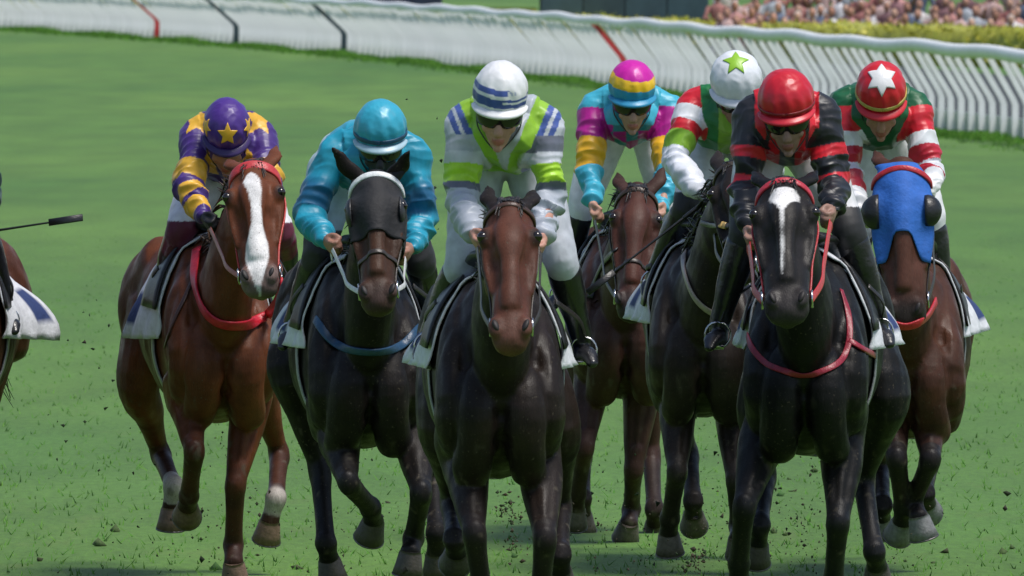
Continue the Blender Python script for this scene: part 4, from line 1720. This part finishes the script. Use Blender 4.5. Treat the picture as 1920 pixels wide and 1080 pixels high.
# ------------------------------------------------------------------ the field
DK = (.022, .018, .016)
HORSES = [
    dict(name=1, k=438, cx=418, st=800, yaw=7.5, coat=(.105, .032, .013), points=(.035, .016, .011), pt0=.75, ptk=.75, poll=(475, 318), muz=(487, 540), hl=.60,
         ears=((425, 300), (519, 274)), earsign=1, manes=-1, hair=(.03, .015, .01), muzzle=(.16, .12, .11), hyaw=4,
         blaze=[(-.2, 0, 0), (.10, -.005, .0), (.13, -.005, .026), (.19, -.003, .042), (.28, .008, .034), (.42, .012, .023), (.55, .010, .027), (.68, .004, .048), (.80, .0, .056), (.90, 0, .04), (1.0, 0, .02), (1.1, 0, 0)],
         fore=(((345, 735), (364, 845), (354, 930), (351, 950), (350, 972)), ((472, 745), (441, 908), (437, 1022), (438, 1058), (441, 1098))),
         hind=(((262, 722), (300, 850), (325, 912), (321, 955), (319, 997)), ((505, 760), (524, 850), (517, 935), (505, 980), (498, 1018))),
         socks=((2, 1.95, 2.25), (3, 2.0, 2.6)), hoofc=(.16, .10, .07), flare=(.055, .02), cloth_th=98, hs=1.15,
         tack=dict(head=(.45, .03, .03), brow=(.50, .04, .045), cheek=(.45, .035, .03), bw=.042),
         straps=(('breast_girth', [(372, 470), (368, 520), (383, 575), (410, 602), (450, 608), (490, 600), (513, 575), (522, 530)], .046, .006, (.50, .012, .03), .014),
                 ('martingale_strap', [(366, 520), (345, 565), (325, 610), (312, 650)], .018, .004, (.05, .02, .012))),
         label='chestnut horse with a broad white blaze and a red breast girth'),
    dict(name=2, k=460, cx=690, st=850, yaw=5, hs=1.06, coat=(.010, .0075, .0065), points=(.010, .009, .009), poll=(704, 340), muz=(712, 572), hl=.60,
         ears=((622, 276), (768, 284)), earsign=-1, face=(.055, .025, .014), muzzle=(.05, .032, .027), hyaw=3,
         fore=(((630, 800), (652, 905), (694, 952), (700, 978), (690, 1014)), ((772, 800), (790, 925), (775, 1010), (769, 1038), (763, 1085))),
         hind=(((545, 700), (600, 882), (611, 1020), (617, 1050), (625, 1092)), ((800, 760), (812, 900), (818, 1000), (818, 1040), (820, 1080))),
         hood=((.010, .010, .012), -.02, .50, .50, 145), cups=((.02, .02, .022), .022, False, .062), flare=(.05, .02),
         tack=dict(head=(.5, .5, .5), brow=(.72, .74, .74), nose=(.04, .03, .025), cheek=(.05, .04, .035), bw=.026), bbarch=1.2,
         straps=(('breast_girth', [(594, 600), (620, 640), (660, 655), (710, 658), (755, 648), (783, 615)], .034, .006, (.010, .05, .11)),),
         label='dark brown horse in a black hood and white browband'),
    dict(name=3, k=495, cx=938, st=905, yaw=2, wide=1.02, coat=(.015, .010, .008), points=(.014, .011, .011), pt0=.7, poll=(955, 392), muz=(958, 642), hl=.62,
         ears=((914, 350), (1002, 356)), earsign=1, face=(.078, .028, .017), muzzle=(.10, .045, .032), bbarch=.6,
         fore=(((872, 865), (889, 1000), (905, 1120), (905, 1160), (905, 1205)), ((1012, 865), (1022, 1010), (1012, 1130), (1010, 1170), (1010, 1215))),
         hind=(((832, 800), (846, 940), (852, 1012), (856, 1036), (852, 1062)), ((1040, 800), (1052, 950), (1050, 1040), (1050, 1070), (1050, 1100))),
         flare=(.03, .03), tack=dict(head=(.03, .02, .02), brow=(.06, .03, .02), cheek=(.03, .02, .016), bw=.02),
         hair=(.02, .016, .014),
         label='dark bay horse with a copper brown face in the middle of the field'),
    dict(name=4, k=408, cx=1172, st=755, yaw=0, coat=(.048, .022, .016), points=(.028, .018, .015), pt0=.9, poll=(1195, 362), muz=(1182, 585), hl=.64,
         ears=((1157, 325), (1247, 312)), earsign=1, face=(.07, .026, .018),
         fore=(((1112, 700), (1096, 840), (1082, 925), (1080, 955), (1075, 990)), ((1205, 715), (1188, 880), (1184, 955), (1179, 983), (1172, 1014))),
         hind=(((1100, 700), (1093, 850), (1092, 935), (1092, 965), (1094, 1000)), ((1215, 720), (1222, 880), (1227, 955), (1228, 982), (1229, 1008))),
         hoofc=(.09, .075, .06), flare=(.04, .04), tack=dict(head=(.03, .02, .02), brow=(.05, .03, .02), nose=(.03, .02, .015), cheek=(.03, .02, .016)),
         straps=(('neck_strap', [(1106, 560), (1130, 500), (1155, 470)], .03, .005, (.02, .02, .025)),),
         label='brown horse running in the second row behind the middle of the field'),
    dict(name=5, k=428, cx=1318, st=790, yaw=-1, coat=(.020, .0145, .012), points=(.022, .018, .016), poll=(1376, 318), muz=(1392, 520), hl=.60,
         ears=((1345, 282), (1405, 280)), earsign=1, hyaw=6,
         fore=(((1272, 750), (1270, 885), (1256, 972), (1254, 1002), (1257, 1042)), ((1375, 760), (1380, 900), (1385, 985), (1385, 1010), (1387, 1045))),
         hind=(((1250, 720), (1292, 850), (1300, 940), (1300, 965), (1302, 990)), ((1390, 730), (1400, 860), (1410, 950), (1412, 975), (1414, 1005))),
         hoofc=(.10, .085, .07), flare=(.07, .02), tack=dict(head=(.03, .02, .02), brow=(.04, .03, .02), nose=(.03, .02, .015), cheek=(.03, .02, .016)),
         straps=(('breast_girth', [(1298, 432), (1284, 478), (1286, 510), (1300, 550), (1320, 575), (1345, 592)], .026, .005, (.34, .28, .24)),
                 ('neck_strap', [(1318, 418), (1345, 424), (1372, 424)], .022, .005, (.03, .03, .035)), ('buckle', [(1354, 424), (1358, 424), (1362, 424), (1366, 424)], .030, .007, (.55, .36, .12), .013)),
         label='dark brown horse half hidden behind the black horse, tan strap round its chest'),
    dict(name=6, k=480, cx=1510, st=862, yaw=-4, hs=1.18, coat=(.008, .0075, .0075), points=(.009, .009, .010), poll=(1470, 352), muz=(1477, 588), hl=.61,
         ears=((1412, 322), (1532, 322)), earsign=1, face=(.016, .014, .014), muzzle=(.035, .03, .03), hyaw=2, bbarch=1.3,
         blaze=[(-.2, 0, 0), (.085, 0, 0), (.09, 0, .045), (.13, .002, .064), (.20, .002, .060), (.25, -.006, .030), (.31, -.010, .010), (.45, -.010, .008), (.58, -.012, .010), (.70, -.014, .008), (.78, -.016, .006), (.82, 0, 0), (1.2, 0, 0)],
         fore=(((1432, 820), (1396, 950), (1386, 1055), (1386, 1090), (1386, 1135)), ((1582, 820), (1572, 980), (1563, 1090), (1559, 1125), (1556, 1165))),
         hind=(((1425, 780), (1436, 890), (1424, 985), (1420, 1020), (1416, 1060)), ((1664, 745), (1618, 900), (1640, 1035), (1645, 1065), (1646, 1100))),
         flare=(.03, .06), tack=dict(head=(.4, .02, .03), brow=(.46, .03, .05), cheek=(.40, .02, .03), bw=.026),
         straps=(('breast_girth', [(1406, 545), (1402, 600), (1412, 655), (1450, 690), (1510, 702), (1560, 690), (1590, 655), (1592, 600), (1575, 545)], .024, .003, (.24, .010, .026)),
                 ('girth_strap', [(1592, 640), (1615, 655), (1640, 668)], .024, .005, (.26, .012, .03))),
         label='black horse with a narrow white stripe down its face and red tack'),
    dict(name=7, k=435, cx=1706, st=830, yaw=-2, hs=1.25, coat=(.055, .022, .013), points=(.013, .011, .011), pt0=.55, poll=(1690, 322), muz=(1697, 602), hl=.66,
         ears=((1640, 284), None), earsign=1, face=(.075, .030, .020), muzzle=(.022, .02, .02), hyaw=3,
         fore=(((1668, 750), (1682, 860), (1694, 950), (1692, 980), (1682, 1010)), ((1738, 750), (1746, 862), (1712, 942), (1724, 972), (1735, 1014))),
         hind=(((1640, 740), (1650, 880), (1655, 948), (1652, 970), (1648, 1000)), ((1758, 720), (1742, 870), (1735, 925), (1738, 945), (1742, 965))),
         hood=((.02, .12, .46), -.06, .44, .62, 140), cups=((.008, .008, .009), .072, True, .074), hoofc=(.16, .16, .16),
         flare=(.02, .07), cloth_th=80, tack=dict(head=(.4, .03, .04), brow=(.45, .02, .03), cheek=(.03, .02, .02)), bbarch=1.5,
         straps=(('breast_girth', [(1650, 590), (1675, 606), (1705, 610), (1735, 595), (1752, 565)], .036, .006, (.48, .02, .03)),),
         label='bay horse in a bright blue hood with black blinkers'),
    dict(name=0, k=440, cx=-112, st=800, yaw=-2, coat=(.075, .026, .014), points=(.02, .015, .012), poll=(-130, 330), muz=(-125, 560), hl=.61,
         ears=((-170, 300), (-90, 300)), fore=(((-185, 740), (-170, 868), (-180, 938), (-182, 955), (-182, 975)), ((-60, 745), (-80, 908), (-84, 1022), (-84, 1058), (-82, 1098))),
         hind=(((-190, 730), (-180, 850), (-170, 940), (-175, 985), (-178, 1020)), ((-40, 740), (-30, 860), (-35, 950), (-36, 985), (-38, 1020))),
         flare=(.05, .16), cloth_th=98, tack=dict(head=(.03, .02, .02), brow=(.04, .03, .02), nose=(.03, .02, .015), cheek=(.03, .02, .016)),
         label='reddish brown horse cut off by the left edge of the picture'),
]

W_ = (.70, .70, .73)
JOCK = {
    1: dict(head=(425, 243), pitch=42, yaw=3, sh=((372, 254), (484, 254)), el=((352, 348), (505, 350)), wr=((383, 408), (500, 425)), kn=((340, 430), (524, 432)), an=((300, 545), (545, 545)),
            hipdx=-.02, hipdz=-.14, silks=silks1, cap=plain((.065, .024, .21)), peak=(.035, .015, .10), hr=(.100, .124, .112),
            stars=((0, .90, .40, .50, YEL, 0, 5, .45), (-.93, .35, .25, .40, YEL, 0, 5, .45), (.93, .35, .25, .40, YEL, 0, 5, .45)),
            goggles=False, gloves=((.015, .015, .018), (.015, .015, .018)), knee=(.10, .008, .03), kneeup=.035, boottop=(.10, .008, .03), skin=(.30, .15, .10), reinc=(.40, .12, .09),
            label='jockey in purple silks with yellow stars and hooped sleeves'),
    2: dict(head=(713, 249), pitch=22, sh=((632, 284), (772, 286)), el=((578, 402), (794, 418)), wr=((612, 452), (768, 468)), kn=((598, 478), (790, 492)), an=((548, 612), (812, 605)),
            hipdx=-.09, hipdz=-.02, silks=silks2, cap=plain((.035, .34, .48)), peak=(.35, .5, .58), band=((.012, .06, .12), -7, .018), hr=(.107, .126, .116),
            breech=(.42, .54, .62), knee=(.014, .014, .016), kneeup=.10, skin=(.34, .17, .12), reinc=(.62, .62, .62), dark_face=(-.03, (.02, .02, .025)),
            label='jockey in shiny turquoise blue silks and matching cap'),
    3: dict(head=(938, 182), pitch=20, roll=3, sh=((874, 229), (1018, 231)), el=((866, 372), (1030, 372)), wr=((888, 440), (1018, 448)), kn=((866, 492), (1052, 488)), an=((804, 632), (1092, 640)),
            silks=silks3, cap=cap3, peak=(.75, .75, .77), skin=(.46, .24, .18), breech=(.46, .48, .54), kneeup=-.05, knee=None, hipdz=-.10, hr=(.104, .126, .118),
            label='jockey in pale grey silks with lime green chevron and a white and blue cap'),
    4: dict(head=(1185, 168), pitch=20, yaw=4, sh=((1115, 203), (1252, 203)), el=((1104, 312), (1250, 310)), wr=((1112, 386), (1242, 385)), kn=((1078, 420), (1262, 425)), an=((1048, 560), (1285, 560)),
            silks=silks4, cap=cap4, peak=(.03, .26, .45), hr=(.108, .127, .115), skin=(.45, .25, .18), hipdz=-.02,
            label='jockey in cyan, magenta and gold silks with a striped cap'),
    5: dict(head=(1380, 155), pitch=34, sh=((1302, 200), (1432, 208)), el=((1262, 300), (1440, 320)), wr=((1312, 362), (1400, 390)), kn=((1290, 385), (1425, 400)), an=((1226, 515), (1450, 560)),
            silks=silks5, cap=plain((.74, .76, .80)), peak=(.70, .71, .76), hr=(.113, .128, .118), skin=(.25, .13, .10), knee=(.014, .014, .016), kneeup=.06, hipdz=-.08,
            stars=((-.02, .30, .95, .62, (.26, .50, .03), 0, 5, .42),), gloves=((.3, .3, .32), (.3, .3, .32)),
            label='jockey with white sleeves, green body and a white cap with a green star'),
    6: dict(head=(1474, 194), pitch=22, yaw=-4, roll=-3, sh=((1412, 217), (1538, 214)), el=((1396, 352), (1568, 362)), wr=((1402, 432), (1560, 398)), kn=((1398, 432), (1592, 430)), an=((1346, 622), (1648, 605)),
            silks=silks6, cap=plain((.52, .012, .025)), peak=(.55, .02, .035), band=((.20, .008, .014), -9, .012), hr=(.109, .127, .116), skin=(.30, .17, .13), breech=(.6, .6, .62), knee=(.014, .014, .016), kneeup=.09,
            reinc=(.50, .03, .03), rw=.03, hipdz=-.08,
            label='jockey in black silks with red stripes and a plain red cap'),
    7: dict(head=(1652, 176), pitch=38, sh=((1584, 198), (1712, 202)), el=((1590, 320), (1740, 318)), wr=((1612, 395), (1748, 352)), kn=((1612, 430), (1758, 440)), an=((1592, 560), (1770, 578)),
            silks=silks7, cap=plain((.55, .015, .025)), peak=(.58, .02, .03), band=((.45, .36, .08), -6, .017), hr=(.108, .128, .118), skin=(.36, .19, .13), hipdz=-.05, goggles=False,
            stars=((0, .45, .90, .80, (.74, .73, .74), 0, 6, .50),), gloves=((.7, .7, .7), (.72, .72, .72)),
            label='jockey in a dark green jacket with red and white hooped sleeves'),
    0: dict(head=(-110, 245), pitch=25, sh=((-180, 285), (-40, 285)), el=((-190, 370), (-25, 370)), wr=((-150, 420), (-60, 428)), kn=((-200, 440), (-30, 440)), an=((-225, 590), (12, 585)),
            silks=silks0, cap=plain((.3, .3, .3)), breech=(.02, .03, .03), knee=(.014, .014, .016), label='jockey cut off by the left edge, only a black boot showing'),
}

DONE = {}
for h in HORSES:
    H = build_horse(h)
    arms, legs = build_jockey(JOCK[h['name']], H)
    DONE[h['name']] = (H, arms, legs)


# ------------------------------------------------------------------ whips held by the jockeys
def whip(a, c, label, flap=True):
    b = B()
    a, c = np.array(a), np.array(c)
    dr = nrm(c - a)
    b.loft([a, a + dr * .12], [.011, .009], n=8, sub=2)
    b.loft([a + dr * .1, c], [.006, .004], n=8, sub=3)
    ro = root('whip', tuple(a), label, 'whip', 'whips held by jockeys')
    obj('shaft', b, 'rubber', ro)
    b = B()
    pt = [c - dr * .02, c + dr * .05, c + dr * .13]
    b.ribbon(pt, [np.array([0, -1, .3])] * 3, .03, .005)
    obj('flap', b, 'rubber', ro)


def hand(k, i):
    c = DONE[k][1][i]
    return c[2] + nrm(c[2] - c[1]) * .06


h0 = hand(0, 1)
whip(h0, P(100, 416, h0[1] - .1), 'black whip reaching in from the left edge of the picture')
h1 = hand(1, 1)
whip(h1, P(540, 518, h1[1] - .25), 'short black whip tip beside the chestnut horse')
h5 = hand(5, 0)
whip(h5, P(1145, 515, h5[1] - .05), 'long black whip slanting down in front of the brown second row horse')

# ------------------------------------------------------------------ turf kicked up by the hooves
b = B()
rr = random.Random(3)
for i in range(420):
    hk = rr.choice([1, 1, 2, 3, 4, 5, 5, 6, 6, 7])
    H = DONE[hk][0]
    hf = H.hoofs[rr.randrange(4)][1]
    sp = abs(rr.gauss(0, 1))
    p = np.array([hf[0] + rr.gauss(0, .22), hf[1] + rr.uniform(-.3, 1.2), abs(rr.gauss(0, .20)) + .01])
    if rr.random() < .10:
        p = np.array([hf[0] + rr.gauss(0, .5), hf[1] + rr.uniform(-.3, 1.5), abs(rr.gauss(.3, .4)) + .02])
    s = rr.uniform(.002, .006) * (2.2 if rr.random() < .12 else 1)
    col = rr.choice([(.035, .028, .02), (.02, .03, .012), (.03, .05, .015), (.06, .05, .03)])
    b.clod(p, s, rr, col)
for i in range(420):
    p = P(rr.gauss(rr.choice([1300, 1330, 1470, 1500, 640, 700, 440]), 45), rr.uniform(740, 1080), rr.uniform(60, 64))
    if p[2] < .01: continue
    s = rr.uniform(.0015, .0045) * (1.8 if rr.random() < .15 else 1)
    b.clod(p, s, rr, rr.choice([(.03, .028, .018), (.02, .03, .012), (.05, .04, .025)]))
for i in range(520):
    p = P(rr.gauss(rr.choice([440, 640, 800, 960, 1130, 1280, 1330, 1470, 1500, 1680]), 40), 1075 - abs(rr.gauss(0, 80)), rr.uniform(59, 63))
    if p[2] < .01: continue
    s = rr.uniform(.0015, .005) * (2.0 if rr.random() < .12 else 1)
    b.clod(p, s, rr, rr.choice([(.07, .055, .035), (.05, .04, .025), (.03, .035, .015), (.09, .075, .05)]))
for i in range(26):
    p = P(rr.uniform(80, 250), rr.uniform(560, 900), 62 + rr.uniform(-2, 2))
    s = rr.uniform(.003, .009)
    b.clod(p, s, rr, (.02, .035, .012))
for (a, c) in ((762, 186), (820, 222), (775, 262), (828, 300), (815, 352), (796, 278), (838, 246), (822, 430)):
    p = P(a, c, 58.2)
    s = rr.uniform(.004, .008)
    b.clod(p, s, rr, (.02, .03, .015))
for (a, c, s) in ((952, 945, .03), (960, 970, .022), (945, 960, .018), (1300, 1060, .03), (1310, 1045, .02), (960, 1020, .02)):
    p = P(a, c, 59)
    for q in range(30):
        b.clod(p + np.array([rr.gauss(0, s), rr.gauss(0, s), rr.gauss(0, s)]), s * rr.uniform(.06, .32), rr, col=rr.choice([(.06, .05, .03), (.03, .05, .02), (.05, .035, .02)]))
tag(obj('turf_clods', b, 'mud', None), kind='stuff')
# torn up divots in the sward
b = B()
for i in range(40):
    y = rr.uniform(57, 72)
    x = rr.uniform(-.038, .038) * y
    s = rr.uniform(.012, .035)
    b.clod((x, y, .006), s * .7, rr, col=rr.choice([(.06, .10, .03), (.05, .06, .025), (.05, .12, .03)]))
tag(obj('divots', b, 'mud', None), kind='stuff')
